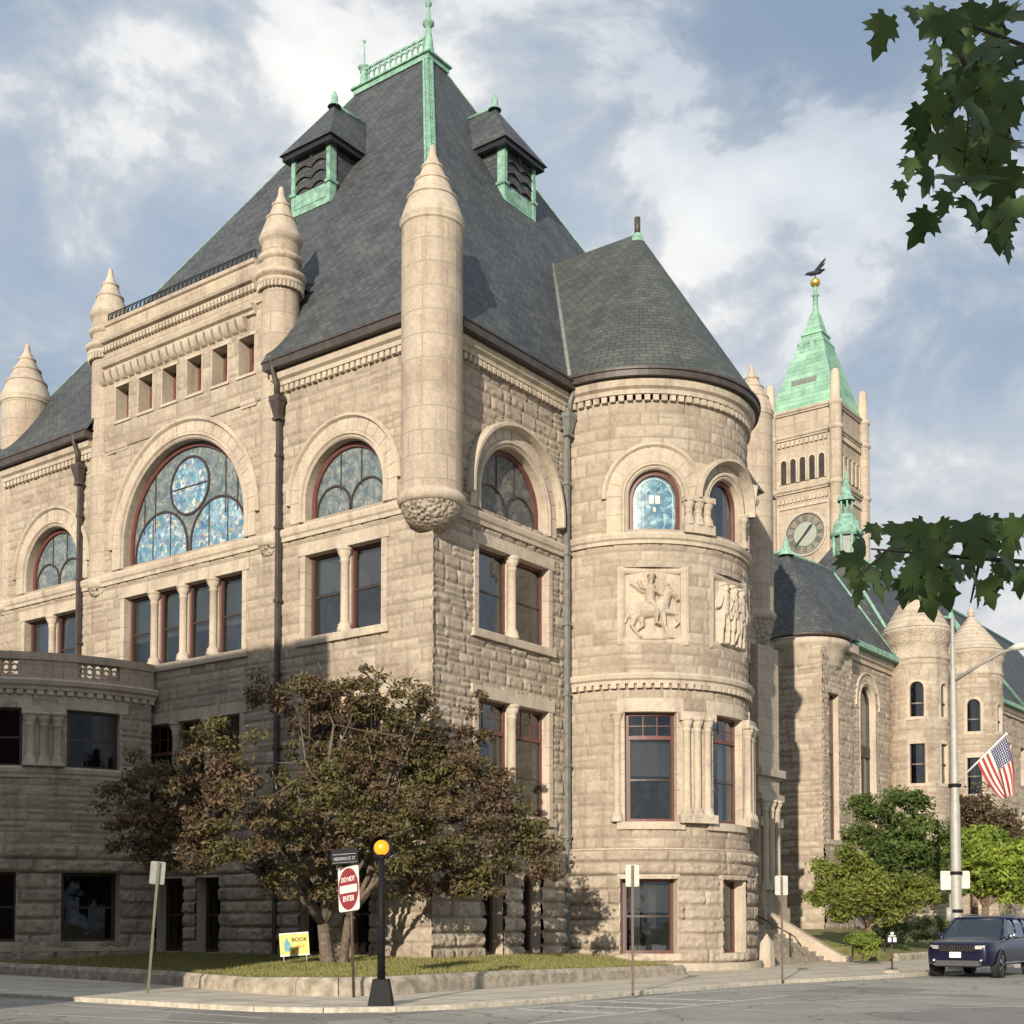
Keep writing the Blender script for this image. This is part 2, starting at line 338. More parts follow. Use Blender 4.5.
def np_mesh(name, verts, quads, mat, parent=None, uv=None, tone=None, smooth=True):
    me = bpy.data.meshes.new(name); nv = len(verts); nf = len(quads); k = quads.shape[1]
    me.vertices.add(nv); me.vertices.foreach_set('co', np.ascontiguousarray(verts, np.float32).ravel())
    me.loops.add(nf * k); me.loops.foreach_set('vertex_index', np.ascontiguousarray(quads, np.int32).ravel())
    me.polygons.add(nf); me.polygons.foreach_set('loop_start', np.arange(nf, dtype=np.int32) * k)
    try: me.polygons.foreach_set('loop_total', np.full(nf, k, np.int32))
    except Exception: pass
    me.polygons.foreach_set('use_smooth', np.full(nf, smooth)); me.update(calc_edges=True)
    if tone is not None:
        ca = me.color_attributes.new('tone', 'FLOAT_COLOR', 'POINT')
        col = np.zeros((nv, 4), np.float32); col[:, 0] = tone[0]; col[:, 1] = tone[1]; col[:, 3] = 1; ca.data.foreach_set('color', col.ravel())
    if uv is not None:
        l = me.uv_layers.new(name='UVMap'); l.data.foreach_set('uv', uv[quads.ravel()].astype(np.float32).ravel())
    me.materials.append(M[mat] if isinstance(mat, str) else mat); me.validate(); 
    return link(name, me, parent)

def h2(a, b, seed=0):
    x = np.sin(a * 127.1 + b * 311.7 + seed * 74.7) * 43758.5453; return x - np.floor(x)
def vnoise(x, y, seed=0):
    xi = np.floor(x); yi = np.floor(y); fx = x - xi; fy = y - yi; fx = fx * fx * (3 - 2 * fx); fy = fy * fy * (3 - 2 * fy)
    return (h2(xi, yi, seed) * (1 - fx) + h2(xi + 1, yi, seed) * fx) * (1 - fy) + (h2(xi, yi + 1, seed) * (1 - fx) + h2(xi + 1, yi + 1, seed) * fx) * fy
def ss(x): x = np.clip(x, 0, 1); return x * x * (3 - 2 * x)

def relief_wall(name, m, u0, u1, z0, z1, holes, parent, amp=.05, du=.055, courses=(.28, .46), widths=(.45, 1.15), seed=1, base_d=0.0, split=.35):
    """rock-faced coursed ashlar as real relief.  holes: ('r',u0,u1,z0,z1) or ('a',uc,r,z0,zs)"""
    def axis(a, b, cuts):
        pts = sorted({round(a, 4), round(b, 4)} | {round(c, 4) for c in cuts if a < c < b}); out = [pts[0]]
        for p, q in zip(pts[:-1], pts[1:]):
            k = max(1, int(round((q - p) / du))); out += list(p + (q - p) * np.arange(1, k + 1) / k)
        return np.array(out)
    cu, cz = [], []
    for h in holes:
        if h[0] == 'r': cu += [h[1], h[2]]; cz += [h[3], h[4]]
        else: cu += [h[1] - h[2], h[1] + h[2]]; cz += [h[3]]
    U = axis(u0, u1, cu); Z = axis(z0, z1, cz); rs = np.random.default_rng(seed)
    ce = [z0]
    while ce[-1] < z1: ce.append(ce[-1] + rs.uniform(*courses))
    ce = np.array(ce); ce = z0 + (ce - z0) * (z1 - z0) / (ce[-1] - z0)
    GU, GZ = np.meshgrid(U, Z, indexing='ij')
    ci = np.clip(np.searchsorted(ce, GZ, 'right') - 1, 0, len(ce) - 2)
    H = np.zeros_like(GU); TN = np.zeros_like(GU); J = np.zeros_like(GU)
    for c in range(len(ce) - 1):
        be = [u0 - rs.uniform(0, .6)]
        while be[-1] < u1: be.append(be[-1] + rs.uniform(*widths))
        be = np.array(be); zc = np.where(ci[0] == c)[0]
        if not len(zc): continue
        uu = U; bi = np.clip(np.searchsorted(be, uu, 'right') - 1, 0, len(be) - 2)
        sp = rs.random(len(be)) < split; sz = rs.uniform(.4, .6, len(be))
        zz = Z[zc]; zlo, zhi = ce[c], ce[c + 1]
        BU, ZZ = np.meshgrid(np.arange(len(uu)), zz, indexing='ij'); b = bi[BU]
        zm = zlo + (zhi - zlo) * sz[b]; lo = np.where(sp[b] & (ZZ > zm), zm, zlo); hi = np.where(sp[b] & (ZZ <= zm), zm, zhi)
        du_ = np.minimum(uu[BU] - be[b], be[b + 1] - uu[BU]); dz_ = np.minimum(ZZ - lo, hi - ZZ)
        dist = np.minimum(du_, dz_); bid = b * 2 + (sp[b] & (ZZ > zm)) + c * 57.0
        pil = ss(dist / .085)
        nx = uu[BU] * 5 + h2(bid, c + .0) * 40; ny = ZZ * 6 + h2(bid, 3.3) * 40
        nz_ = .55 * vnoise(nx, ny, seed) + .45 * vnoise(nx * 2.6, ny * 2.4, seed + 1)
        tilt = (h2(bid, 7.7) - .5) * (uu[BU] - be[b]) * 1.0 + (h2(bid, 9.1) - .5) * (ZZ - lo) * 1.4
        H[:, zc] = amp * np.clip(pil * (.35 + 1.25 * nz_ + .6 * tilt + .5 * h2(bid, 1.9)), -.2, 2.0)
        TN[:, zc] = np.clip(h2(bid, 5.5) * .8 + .2 * nz_, 0, 1); J[:, zc] = 1 - ss((dist - .002) / .03)
    V = m(GU, GZ, H + base_d).reshape(-1, 3)
    nu, nz = len(U), len(Z); idx = np.arange(nu * nz).reshape(nu, nz)
    uc = (U[1:] + U[:-1])[:, None] / 2 + 0 * Z[None, 1:]; zc_ = (Z[1:] + Z[:-1])[None, :] / 2 + 0 * U[1:, None]
    keep = np.ones_like(uc, bool)
    for h in holes:
        if h[0] == 'r': keep &= ~((uc > h[1]) & (uc < h[2]) & (zc_ > h[3]) & (zc_ < h[4]))
        else:
            keep &= ~((abs(uc - h[1]) < h[2]) & (zc_ > h[3]) & (zc_ < h[4])) ; keep &= ~(((uc - h[1]) ** 2 + (zc_ - h[4]) ** 2 < h[2] ** 2) & (zc_ > h[3]))
    q = np.stack([idx[:-1, :-1], idx[1:, :-1], idx[1:, 1:], idx[:-1, 1:]], -1)[keep]
    # outward winding
    a, b_, c_ = V[q[0, 0]], V[q[0, 1]], V[q[0, 3]]
    nrm = np.cross(b_ - a, c_ - a); out = m(GU[0, 0], GZ[0, 0], 1.) - m(GU[0, 0], GZ[0, 0], 0.)
    if nrm @ out < 0: q = q[:, ::-1]
    used = np.unique(q); mp_ = np.zeros(len(V), np.int64); mp_[used] = np.arange(len(used))
    return np_mesh(name, V[used], mp_[q], 'rock', parent, tone=(TN.ravel()[used], J.ravel()[used]), uv=np.stack([GU.ravel(), GZ.ravel()], -1)[used])

def arc(uc, zc, r, a0=0, a1=PI, n=28): return [(uc + r * math.cos(a0 + (a1 - a0) * i / n), zc + r * math.sin(a0 + (a1 - a0) * i / n)) for i in range(n + 1)]
def archpath(uc, r, z0, zs, n=28): return [(uc + r, z0)] + arc(uc, zs, r, 0, PI, n) + [(uc - r, z0)]
def rectprof(w0, w1, d0, d1): return [(w0, d0), (w1, d0), (w1, d1), (w0, d1)]

# ------------------------------------------------------------------ window & stone trim builders
def fill_arch(mb, m, uc, r, z0, zs, d, n=24):
    """flat pane for an arched opening as strips"""
    for i in range(n):
        a, b = -r + 2 * r * i / n, -r + 2 * r * (i + 1) / n
        za, zb = zs + math.sqrt(max(0, r * r - a * a)), zs + math.sqrt(max(0, r * r - b * b))
        mb.add([m(uc + a, z0, d), m(uc + b, z0, d), m(uc + b, zb, d), m(uc + a, za, d)], [(0, 1, 2, 3)])
def sash_window(m, parent, u0, u1, z0, z1, d=-.36, frame='maroon', gm='glass', transom=None, blind=.5, grid=False, mid=.5, fw=.09):
    f = MB(); zt = z1
    for a, b in ((u0, u0 + fw), (u1 - fw, u1)): f.box(m, a, b, z0, z1, d - .06, d + .07)
    f.box(m, u0 + fw, u1 - fw, z1 - fw, z1, d - .06, d + .065); f.box(m, u0 + fw, u1 - fw, z0, z0 + fw * 1.1, d - .06, d + .075)
    if transom:
        zt = transom; f.box(m, u0 + fw, u1 - fw, zt - .07, zt + .07, d - .05, d + .085)
        k = 3
        for i in range(1, k): uu = u0 + fw + (u1 - u0 - 2 * fw) * i / k; f.box(m, uu - .018, uu + .018, zt + .07, z1 - fw, d - .02, d + .02)
        zz = (zt + .07 + z1 - fw) / 2; f.box(m, u0 + fw, u1 - fw, zz - .018, zz + .018, d - .021, d + .021)
    w_ = f.build('window', frame, parent)
    s = MB(); zm = z0 + (zt - z0) * mid
    for a, b in ((u0 + fw, u0 + fw + .05), (u1 - fw - .05, u1 - fw)): s.box(m, a, b, z0 + fw, zt - .07, d - .03, d + .03)
    s.box(m, u0 + fw, u1 - fw, zm - .035, zm + .035, d - .032, d + .036)
    s.build('sash', 'darkframe', w_)
    g = MB(); n = max(1, int((u1 - u0) / .3)) if m.curved else 1
    g_us = np.linspace(u0 + fw * .5, u1 - fw * .5, n + 1)
    for a, b in zip(g_us[:-1], g_us[1:]): g.add([m(a, z0, d), m(b, z0, d), m(b, z1 - .02, d), m(a, z1 - .02, d)], [(0, 1, 2, 3)])
    g.build('pane', gm, w_)
    if blind:
        b = MB(); b.box(m, u0 + .02, u1 - .02, zt - (zt - z0) * blind, zt + (0 if transom else -.02), d - .2, d - .18); b.build('blind', 'blind', w_)
    return w_
def tracery_window(m, parent, uc, r, z0, zs, d=-.42, frame='maroon', glassm='stained_pale', big=False, glass2=None):
    f = MB(); f.sweep(m, archpath(uc, r - .09, z0, zs), rectprof(-.11, .09, d - .06, d + .09)); f.box(m, uc - r + .2, uc + r - .2, z0, z0 + .14, d - .06, d + .085)
    w_ = f.build('window', frame, parent)
    t = MB(); ri = r - .2; bw = .045 if big else .035
    pr = rectprof(-bw, bw, d - .03, d + .05)
    if big:
        rc = ri * .335; zc = zs + ri * .57
        t.sweep(m, arc(uc, zc, rc, 0, 2 * PI, 40)[:-1], pr, closed=True)
        t.box(m, uc - rc + .05, uc + rc - .05, zc - .05, zc - .01, d - .02, d + .04)
        ra = ri * .485; zb = z0 + .48
        for s in (-1, 1):
            c = uc + s * ri * .5; t.sweep(m, [(c + ra * .97, z0 + .14)] + arc(c, zb, ra * .97, 0, PI, 24) + [(c - ra * .97, z0 + .14)], rectprof(-bw, bw, d - .032, d + .052))
            for k in (-.33, .33): t.box(m, c + k * ra - .02, c + k * ra + .02, z0 + .14, zb + ra * .9, d - .02, d + .03)
            for k in (.62, .82): q = uc + s * ri * k; t.box(m, q - .02, q + .02, zb + ra * .55, zs + math.sqrt(max(0, ri * ri - (ri * k) ** 2)), d - .021, d + .031)
    else:
        ra = ri * .5
        for s in (-1, 1):
            c = uc + s * ri * .5; t.sweep(m, [(c + ra * .97, z0 + .14)] + arc(c, z0 + .42, ra * .97, 0, PI, 18) + [(c - ra * .97, z0 + .14)], pr)
        t.sweep(m, [(uc, z0 + .2), (uc - .0, z0 + .3)], pr)
        for k in (-.3, .3): t.box(m, uc + k * ri - .02, uc + k * ri + .02, z0 + .42 + ra * .75, zs + ri * .95, d - .02, d + .03)
    t.build('tracery', 'darkframe', w_)
    g = MB(); fill_arch(g, m, uc, r - .05, z0, zs, d); g.build('pane', glassm, w_)
    if glass2:
        g = MB(); 
        for s in (-1, 1): c = uc + s * ri * .5; fill_arch(g, m, c, ri * .47, z0 + .14, zb, d + .008)
        g.add([m(uc + rc * math.cos(a), zc + rc * math.sin(a), d + .009) for a in np.linspace(0, 2 * PI, 40, endpoint=False)], [tuple(range(40))])
        g.build('roundel', glass2, w_)
    return w_
def rect_trim(m, parent, u0, u1, z0, z1, depth=.5, side=.24, lint=.42, sill=.28, proud=.03, sill_rough=True, name='window_surround'):
    t = MB(); j = .008
    zs = np.linspace(z0, z1, max(2, int((z1 - z0) / .55)) + 1)
    for a, b in zip(zs[:-1], zs[1:]):     # jamb blocks with open joints
        t.box(m, u0 - side, u0, a + j, b - j, -depth, proud); t.box(m, u1, u1 + side, a + j, b - j, -depth, proud)
    t.box(m, u0 - side - .002, u0 - .012, z0, z1, -depth + .01, proud - .02); t.box(m, u1 + .012, u1 + side + .002, z0, z1, -depth + .01, proud - .02)
    k = 2 if u1 - u0 > 2.4 else 1; us = np.linspace(u0 - side - .12, u1 + side + .12, k + 1)
    if lint:
        for a, b in zip(us[:-1], us[1:]): t.box(m, a + j, b - j, z1, z1 + lint, -depth, proud + .012)
    t.box(m, u0 - side - .12, u1 + side + .12, z0 - sill, z0, -depth, proud + .09)
    return t.build(name, 'dressed', parent, .012)
def arch_trim(m, parent, uc, r, z0, zs, ro, depth=.5, nv=15, hood=.17, lower=None, name='arch_surround', hd=.15):
    t = MB()
    t.sweep(m, archpath(uc, r, z0, zs), [(0, -depth), (-.12, -depth), (-.12, .02), (-.06, .06), (0, .0)])
    t.sweep(m, archpath(uc, r + .12, z0, zs), [(0, -.1), (-.14, -.1), (-.14, .05), (-.10, .10), (-.03, .10), (0, .05)])
    ri = r + .265; a = 0
    t.sweep(m, archpath(uc, ri, z0, zs), rectprof(-(ro - hood - ri), 0, -.1, .025))
    for i in range(nv):       # voussoirs
        a0 = PI * i / nv + .012 / ri; a1 = PI * (i + 1) / nv - .012 / ri
        t.sweep(m, arc(uc, zs, ri, a0, a1, 4), rectprof(-(ro - hood - ri) + .004, -.004, 0, .045))
    k = max(1, int((zs - z0) / .5))
    for s in (-1, 1):
        for i in range(k):
            za, zb = z0 + (zs - z0) * i / k + .01, z0 + (zs - z0) * (i + 1) / k - .01
            q0, q1 = sorted((uc + s * (ri + .004), uc + s * (ro - hood - .004))); t.box(m, q0, q1, za, zb, 0, .045)
    o = t.build(name, 'dressed', parent)
    h = MB(); h.sweep(m, archpath(uc, ro - hood, zs - .02, zs, 36) if lower is None else archpath(uc, ro - hood, lower, zs, 36), [(0, .0), (-hood, .0), (-hood, hd * .5), (-hood * .75, hd), (-hood * .3, hd), (0, hd * .45)], smooth=False)
    h.build('hood_mould', 'dressed', parent); return o
def colonette(m, parent, u, z0, z1, d=-.12, r=.15, name='column'):
    p = m(u, 0, d); cx, cy = float(p[0]), float(p[1]); c = MB(); h = z1 - z0
    pr = [(r * 1.75, z0), (r * 1.75, z0 + .14), (r * 1.5, z0 + .18), (r * 1.6, z0 + .24), (r * 1.15, z0 + .32), (r, z0 + .38), (r * .97, z1 - .5), (r * 1.15, z1 - .47), (r * 1.15, z1 - .43), (r, z1 - .40), (r * 1.1, z1 - .34), (r * 1.7, z1 - .16), (r * 1.55, z1 - .12), (r * 1.9, z1 - .10), (r * 1.9, z1), (0, z1)]
    c.lathe(cx, cy, pr, 18); o = c.build(name, 'dressed', parent)
    return o
def string_course(m, parent, u0, u1, z0, z1, d=.16, name='string_course', back=0.0):
    h = z1 - z0; t = MB(); t.sweep(m, [(u0, z0), (u1, z0)], [(0, back), (0, d * .45), (h * .3, d * .5), (h * .45, d * .85), (h * .8, d), (h, d * .8), (h, back)])
    return t.build(name, 'dressed', parent)
def dentils(m, parent, u0, u1, z0, z1, d0, d1, pitch=.24, name='dentil_course'):
    t = MB(); n = int(abs(u1 - u0) / pitch)
    for i in range(n):
        a = u0 + (u1 - u0) * (i + .14) / n; b = u0 + (u1 - u0) * (i + .78) / n; t.box(m, min(a, b), max(a, b), z0, z1, d0, d1, n=1)
    return t.build(name, 'dressed', parent)
def turret(parent, cx, cy, r, zc0, zs, zcap, ztip, name='turret', ncap=3, corbel_top=None, mat='drum', carved=True, cf=1.03):
    """shaft from zs up to zcap, tiered stone cone to ztip, carved corbel from zc0 to zs"""
    t = MB(); t.lathe(cx, cy, [(r, zs), (r, zcap)], 40); o = t.build(name, mat, parent)
    c = MB(); H = ztip - zcap; rr = r * cf
    pr = [(r, zcap - .05), (r * 1.05, zcap), (rr + .02, zcap + .08), (rr + .05, zcap + .20), (rr + .01, zcap + .26), (rr, zcap + .3)]
    z = zcap + .3; Hn = ztip - z; fr = [1, .64, .36, .0] if ncap == 3 else [1, .74, .5, .28, 0]
    fz = [0, .34, .62, 1] if ncap == 3 else [0, .27, .5, .7, 1]
    for i in range(len(fr) - 1):
        r0, r1 = rr * fr[i], rr * fr[i + 1]; za, zb = z + Hn * fz[i], z + Hn * fz[i + 1]
        last = i == len(fr) - 2
        if last: pr += [(r0 * .5, za + (zb - za) * .5), (.09, zb - .06), (.06, zb), (0, zb)]
        else: pr += [((r0 + r1) / 2 + .02, (za + zb) / 2), (r1 + .045, zb - .05), (r1 + .08, zb - .02), (r1 + .075, zb + .04), (r1, zb + .07)]
    c.lathe(cx, cy, pr, 40, smooth=False); cc = c.build('cone_cap', 'dressed', o)
    for p in cc.data.polygons: p.use_smooth = False
    if carved:
        k = MB(); h = zs - zc0; k.lathe(cx, cy, [(r * .12, zc0), (r * .5, zc0 + h * .12), (r * .82, zc0 + h * .4), (r * .98, zc0 + h * .75), (r * 1.0, zs)], 40); k.build('carved_corbel', 'carved', o)
        b = MB(); b.lathe(cx, cy, [(r, zs - .05), (r * 1.06, zs - .03), (r * 1.12, zs + .1), (r * 1.12, zs + .22), (r * 1.05, zs + .3), (r, zs + .36)], 40); b.build('string_course', 'dressed', o)
    return o
# ================================================================== GROUND
def slab(name, pts, z0, z1, mat, top=None):
    b = MB(); n = len(pts); zs = top or [z1] * n
    b.add([(x, y, z0) for x, y in pts] + [(x, y, z) for (x, y), z in zip(pts, zs)], [tuple(range(n, 2 * n))] + [(i, (i + 1) % n, n + (i + 1) % n, n + i) for i in range(n)])
    return struct(b.build(name, mat))
def asphalt():
    m, nt, b = new_mat('asphalt'); t = N(nt, 'ShaderNodeTexCoord')
    a = N(nt, 'ShaderNodeTexNoise', i_Scale=.35, i_Detail=6.0, i_Roughness=.6); c = N(nt, 'ShaderNodeTexNoise', i_Scale=55.0, i_Detail=2.0); L(nt, t.outputs['Object'], a.inputs['Vector']); L(nt, t.outputs['Object'], c.inputs['Vector'])
    r = ramp(nt, a.outputs[0], [(.3, (.24, .23, .205)), (.5, (.30, .285, .255)), (.7, (.36, .345, .305))]); r2 = ramp(nt, c.outputs[0], [(.3, (.7, .7, .7)), (.7, (1.3, 1.3, 1.3))])
    col = mixc(nt, None, r.outputs[0], r2.outputs[0], 'MULTIPLY', 1)
    pv = N(nt, 'ShaderNodeTexVoronoi', distance='CHEBYCHEV'); pv.inputs['Scale'].default_value = .16; L(nt, t.outputs['Object'], pv.inputs['Vector']); ps = N(nt, 'ShaderNodeSeparateColor'); L(nt, pv.outputs['Color'], ps.inputs[0])
    col = mixc(nt, None, col, ramp(nt, ps.outputs[0], [(0, (.72, .73, .75)), (.25, (.95, .95, .95)), (.8, (1.05, 1.04, 1.02))], 'CONSTANT').outputs[0], 'MULTIPLY', 1)
    os_ = N(nt, 'ShaderNodeTexNoise', i_Scale=1.1, i_Detail=5.0, i_Roughness=.75); L(nt, t.outputs['Object'], os_.inputs['Vector']); col = mixc(nt, None, col, ramp(nt, os_.outputs[0], [(.30, (.55, .55, .56)), (.42, (1, 1, 1))]).outputs[0], 'MULTIPLY', 1)
    v = N(nt, 'ShaderNodeTexVoronoi', feature='DISTANCE_TO_EDGE'); v.inputs['Scale'].default_value = .33
    nz = N(nt, 'ShaderNodeTexNoise', i_Scale=1.5, i_Detail=4.0); L(nt, t.outputs['Object'], nz.inputs['Vector']); mv = mixc(nt, None, t.outputs['Object'], nz.outputs['Color'], 'ADD', .6); L(nt, mv, v.inputs['Vector'])
    cr = ramp(nt, v.outputs[0], [(.003, (1, 1, 1)), (.010, (0, 0, 0))]); col = mixc(nt, cr.outputs[0], col, (.11, .11, .10))
    L(nt, col, b.inputs['Base Color']); b.inputs['Roughness'].default_value = .88; bump(nt, b, c.outputs[0], .5, .01); return m
def pave():
    m, nt, b = new_mat('concrete_paving'); t = N(nt, 'ShaderNodeTexCoord')
    a = N(nt, 'ShaderNodeTexNoise', i_Scale=.8, i_Detail=6.0, i_Roughness=.65); c = N(nt, 'ShaderNodeTexNoise', i_Scale=45.0, i_Detail=2.0); L(nt, t.outputs['Object'], a.inputs['Vector']); L(nt, t.outputs['Object'], c.inputs['Vector'])
    r = ramp(nt, a.outputs[0], [(.28, (.33, .29, .235)), (.45, (.48, .43, .345)), (.7, (.60, .54, .435))]); r2 = ramp(nt, c.outputs[0], [(.3, (.85, .85, .85)), (.7, (1.12, 1.12, 1.12))])
    col = mixc(nt, None, r.outputs[0], r2.outputs[0], 'MULTIPLY', 1)
    br = N(nt, 'ShaderNodeTexBrick', offset=0.0); L(nt, t.outputs['Object'], br.inputs['Vector'])
    for k, v in {'Scale': 1.0, 'Mortar Size': .03, 'Brick Width': 1.5, 'Row Height': 1.5, 'Bias': 0.0}.items(): br.inputs[k].default_value = v
    col = mixc(nt, br.outputs['Fac'], col, (.16, .145, .12)); L(nt, col, b.inputs['Base Color']); b.inputs['Roughness'].default_value = .9; bump(nt, b, c.outputs[0], .3, .006); return m
def grassm():
    m, nt, b = new_mat('lawn'); t = N(nt, 'ShaderNodeTexCoord')
    a = N(nt, 'ShaderNodeTexNoise', i_Scale=1.3, i_Detail=7.0, i_Roughness=.7); c = N(nt, 'ShaderNodeTexNoise', i_Scale=30.0, i_Detail=3.0); L(nt, t.outputs['Object'], a.inputs['Vector']); L(nt, t.outputs['Object'], c.inputs['Vector'])
    r = ramp(nt, a.outputs[0], [(.3, (.08, .11, .03)), (.5, (.18, .18, .055)), (.68, (.32, .27, .12))]); r2 = ramp(nt, c.outputs[0], [(.3, (.6, .6, .6)), (.7, (1.3, 1.3, 1.3))])
    L(nt, mixc(nt, None, r.outputs[0], r2.outputs[0], 'MULTIPLY', 1), b.inputs['Base Color']); b.inputs['Roughness'].default_value = 1; bump(nt, b, c.outputs[0], 1, .05); return m
M['asphalt'] = asphalt(); M['pave'] = pave(); M['lawn'] = grassm()
def roadpaint():
    m, nt, b = new_mat('worn_road_paint'); t = N(nt, 'ShaderNodeTexCoord'); a = N(nt, 'ShaderNodeTexNoise', i_Scale=7.0, i_Detail=8.0, i_Roughness=.75); L(nt, t.outputs['Object'], a.inputs['Vector'])
    r = ramp(nt, a.outputs[0], [(.38, (.28, .27, .25)), (.55, (.62, .60, .55))]); L(nt, r.outputs[0], b.inputs['Base Color']); b.inputs['Roughness'].default_value = .8; return m
M['paint'] = roadpaint()
g = MB(); g.wbox(-600, 600, -600, 600, -2.0, -.45); struct(g.build('ground', 'lawn'))
slab('road', [(-300, -29), (60, -29), (60, -300), (70, -300), (70, 300), (9, 300), (9, -12), (-300, -12)], -.5, -.27, 'asphalt')
KB = [(-60, -13.5), (1.8, -13.5), (5.0, -13.5), (6.6, -13.4), (8.0, -12.8), (9.0, -11.7), (9.5, -10.3), (9.7, -8.4), (9.8, -5.4), (9.8, 2.1), (10.0, 4.2), (10.6, 7.0), (11.3, 11), (11.6, 14), (11.8, 60), (11.8, 200)]
slab('pavement', [(-60, 30), (-60, -13.3)] + [(x - .18, y + .1) for x, y in KB[1:]] + [(-30, 200)], -.45, -.165, 'pave')
kb = MB()
kb.sweep(Flat((0, 0, -.16), (1, 0, 0), (0, 0, 1)), [(0, 0), (1, 0)], rectprof(0, 0, 0, 0)) if False else None
def edge_strip(name, pts, w, z0, z1, mat, joint=2.2, kind='structure'):
    b = MB(); n = len(pts); P2 = np.array(pts, float)
    Q = [P2[0]]
    for a, c in zip(P2[:-1], P2[1:]):
        k = max(1, int(np.linalg.norm(c - a) / joint))
        if np.linalg.norm(c - a) > 40: k = 4
        for i in range(1, k + 1): Q.append(a + (c - a) * i / k)
    Q = np.array(Q); T = np.gradient(Q, axis=0); T /= np.linalg.norm(T, axis=1)[:, None]; Nn = np.stack([-T[:, 1], T[:, 0]], -1)
    for i in range(len(Q) - 1):
        g_ = T[i] * .012; a, c = Q[i] + g_, Q[i + 1] - g_; n0, n1 = Nn[i] * w, Nn[i + 1] * w
        zz1 = [z1(*Q[i]), z1(*Q[i + 1])] if callable(z1) else [z1, z1]
        rb = .11 if zz1[0] - z0 > .35 else .02
        vs = []
        for p, nn, zt in ((a, n0, zz1[0]), (c, n1, zz1[1])):
            e = nn / np.linalg.norm(nn) * rb
            vs += [(*p, z0), (*p, zt - rb), (*(p + e), zt), (*(p + nn - e), zt), (*(p + nn), zt - rb), (*(p + nn), z0)]
        b.add(vs, [(k, k + 6, (k + 1) % 6 + 6, (k + 1) % 6) for k in range(6)] + [tuple(range(6)), tuple(range(11, 5, -1))])
    o = b.build(name, mat); 
    if kind: struct(o, kind)
    return o
edge_strip('kerb', KB, .17, -.45, -.162, 'kerb')
# lawn terrace beside the library, retained by a low rough granite wall
WB = [(-40, -4.2), (-12.5, -7.2), (-6.1, -7.9), (-2.0, -8.6), (0.2, -9.3), (2.4, -9.9), (4.4, -10.1), (5.4, -9.7), (5.85, -8.9), (5.95, -8.0), (5.9, -4.1), (5.85, -.6), (5.8, 3.1), (5.75, 6.2)]
tz = lambda x, y: .21 + (.06 if x > 4 else 0) - max(0, y + 4) * .012
o = edge_strip('retaining_wall', WB, .42, -.3, tz, 'concrete_wall', 2.6, None)
o['label'] = 'low rounded rough granite wall edging the corner lawn'; o['category'] = 'low wall'
lg = MB(); NX = 60; V = []; rowsY = np.linspace(0, 1, 14)
WI = np.array([(x, y) for x, y in WB]); 
ins = []
T_ = np.gradient(WI, axis=0); T_ /= np.linalg.norm(T_, axis=1)[:, None]
for p, t in zip(WI, T_): ins.append(p + np.array([-t[1], t[0]]) * .36)
inn = [(-40, .3), (-12.5, .3), (-7, .3), (-3.2, .3), (-1.4, .3), (-.5, .3), (-.3, .3), (-.3, .3), (-.3, .6), (-.3, 1), (-.3, 2), (-.3, 4), (-.3, 6.5), (-.3, 8.5)]
vs = []; 
for (ax, ay), (bx, by) in zip(ins, inn):
    for t in rowsY:
        x, y = ax + (bx - ax) * t, ay + (by - ay) * t; z = tz(ax, ay) - .03 + (.43 - tz(ax, ay)) * ss(t * 1.0) + .02 * math.sin(x * 3 + y * 2)
        vs.append((x, y, float(z)))
k = len(rowsY); lg.add(vs, [(i * k + j, (i + 1) * k + j, (i + 1) * k + j + 1, i * k + j + 1) for i in range(len(inn) - 1) for j in range(k - 1)], None, True)
struct(lg.build('lawn', 'lawn'))
lawn_v = vs
def blades(name, tris, n, h, mat, seed=3):
    rs = np.random.default_rng(seed); A = np.array([t[0] for t in tris]); B_ = np.array([t[1] for t in tris]); Cc = np.array([t[2] for t in tris])
    ar = np.linalg.norm(np.cross(B_ - A, Cc - A), axis=1); i = rs.choice(len(tris), n, p=ar / ar.sum()); u, v = rs.random(n), rs.random(n); f = u + v > 1; u[f] = 1 - u[f]; v[f] = 1 - v[f]
    p = A[i] + (B_[i] - A[i]) * u[:, None] + (Cc[i] - A[i]) * v[:, None]; a = rs.random(n) * 6.28; wd = np.stack([np.cos(a), np.sin(a), 0 * a], -1) * .012
    tip = p + np.stack([rs.normal(0, .03, n), rs.normal(0, .03, n), h * rs.uniform(.5, 1.3, n)], -1)
    V = np.stack([p - wd, p + wd, tip], 1).reshape(-1, 3); q = np.arange(3 * n).reshape(n, 3)
    return struct(np_mesh(name, V, q, mat, smooth=False), 'stuff')
def leafmat(name, cols, trans=.25, rough=.55):
    m, nt, b = new_mat(name); oi = N(nt, 'ShaderNodeTexCoord'); g_ = N(nt, 'ShaderNodeNewGeometry')
    r = ramp(nt, g_.outputs['Random Per Island'], [(i / max(1, len(cols) - 1), c) for i, c in enumerate(cols)])
    L(nt, r.outputs[0], b.inputs['Base Color']); b.inputs['Roughness'].default_value = rough; b.inputs['Specular IOR Level'].default_value = .3
    tl = N(nt, 'ShaderNodeBsdfTranslucent'); L(nt, r.outputs[0], tl.inputs[0]); ms = N(nt, 'ShaderNodeMixShader'); ms.inputs[0].default_value = trans
    out = [n for n in nt.nodes if n.type == 'OUTPUT_MATERIAL'][0]; L(nt, b.outputs[0], ms.inputs[1]); L(nt, tl.outputs[0], ms.inputs[2]); L(nt, ms.outputs[0], out.inputs[0]); return m
M['blade'] = leafmat('grass_blades', [(.12, .15, .04), (.22, .22, .07), (.36, .31, .14), (.16, .18, .05)], .2, .8)
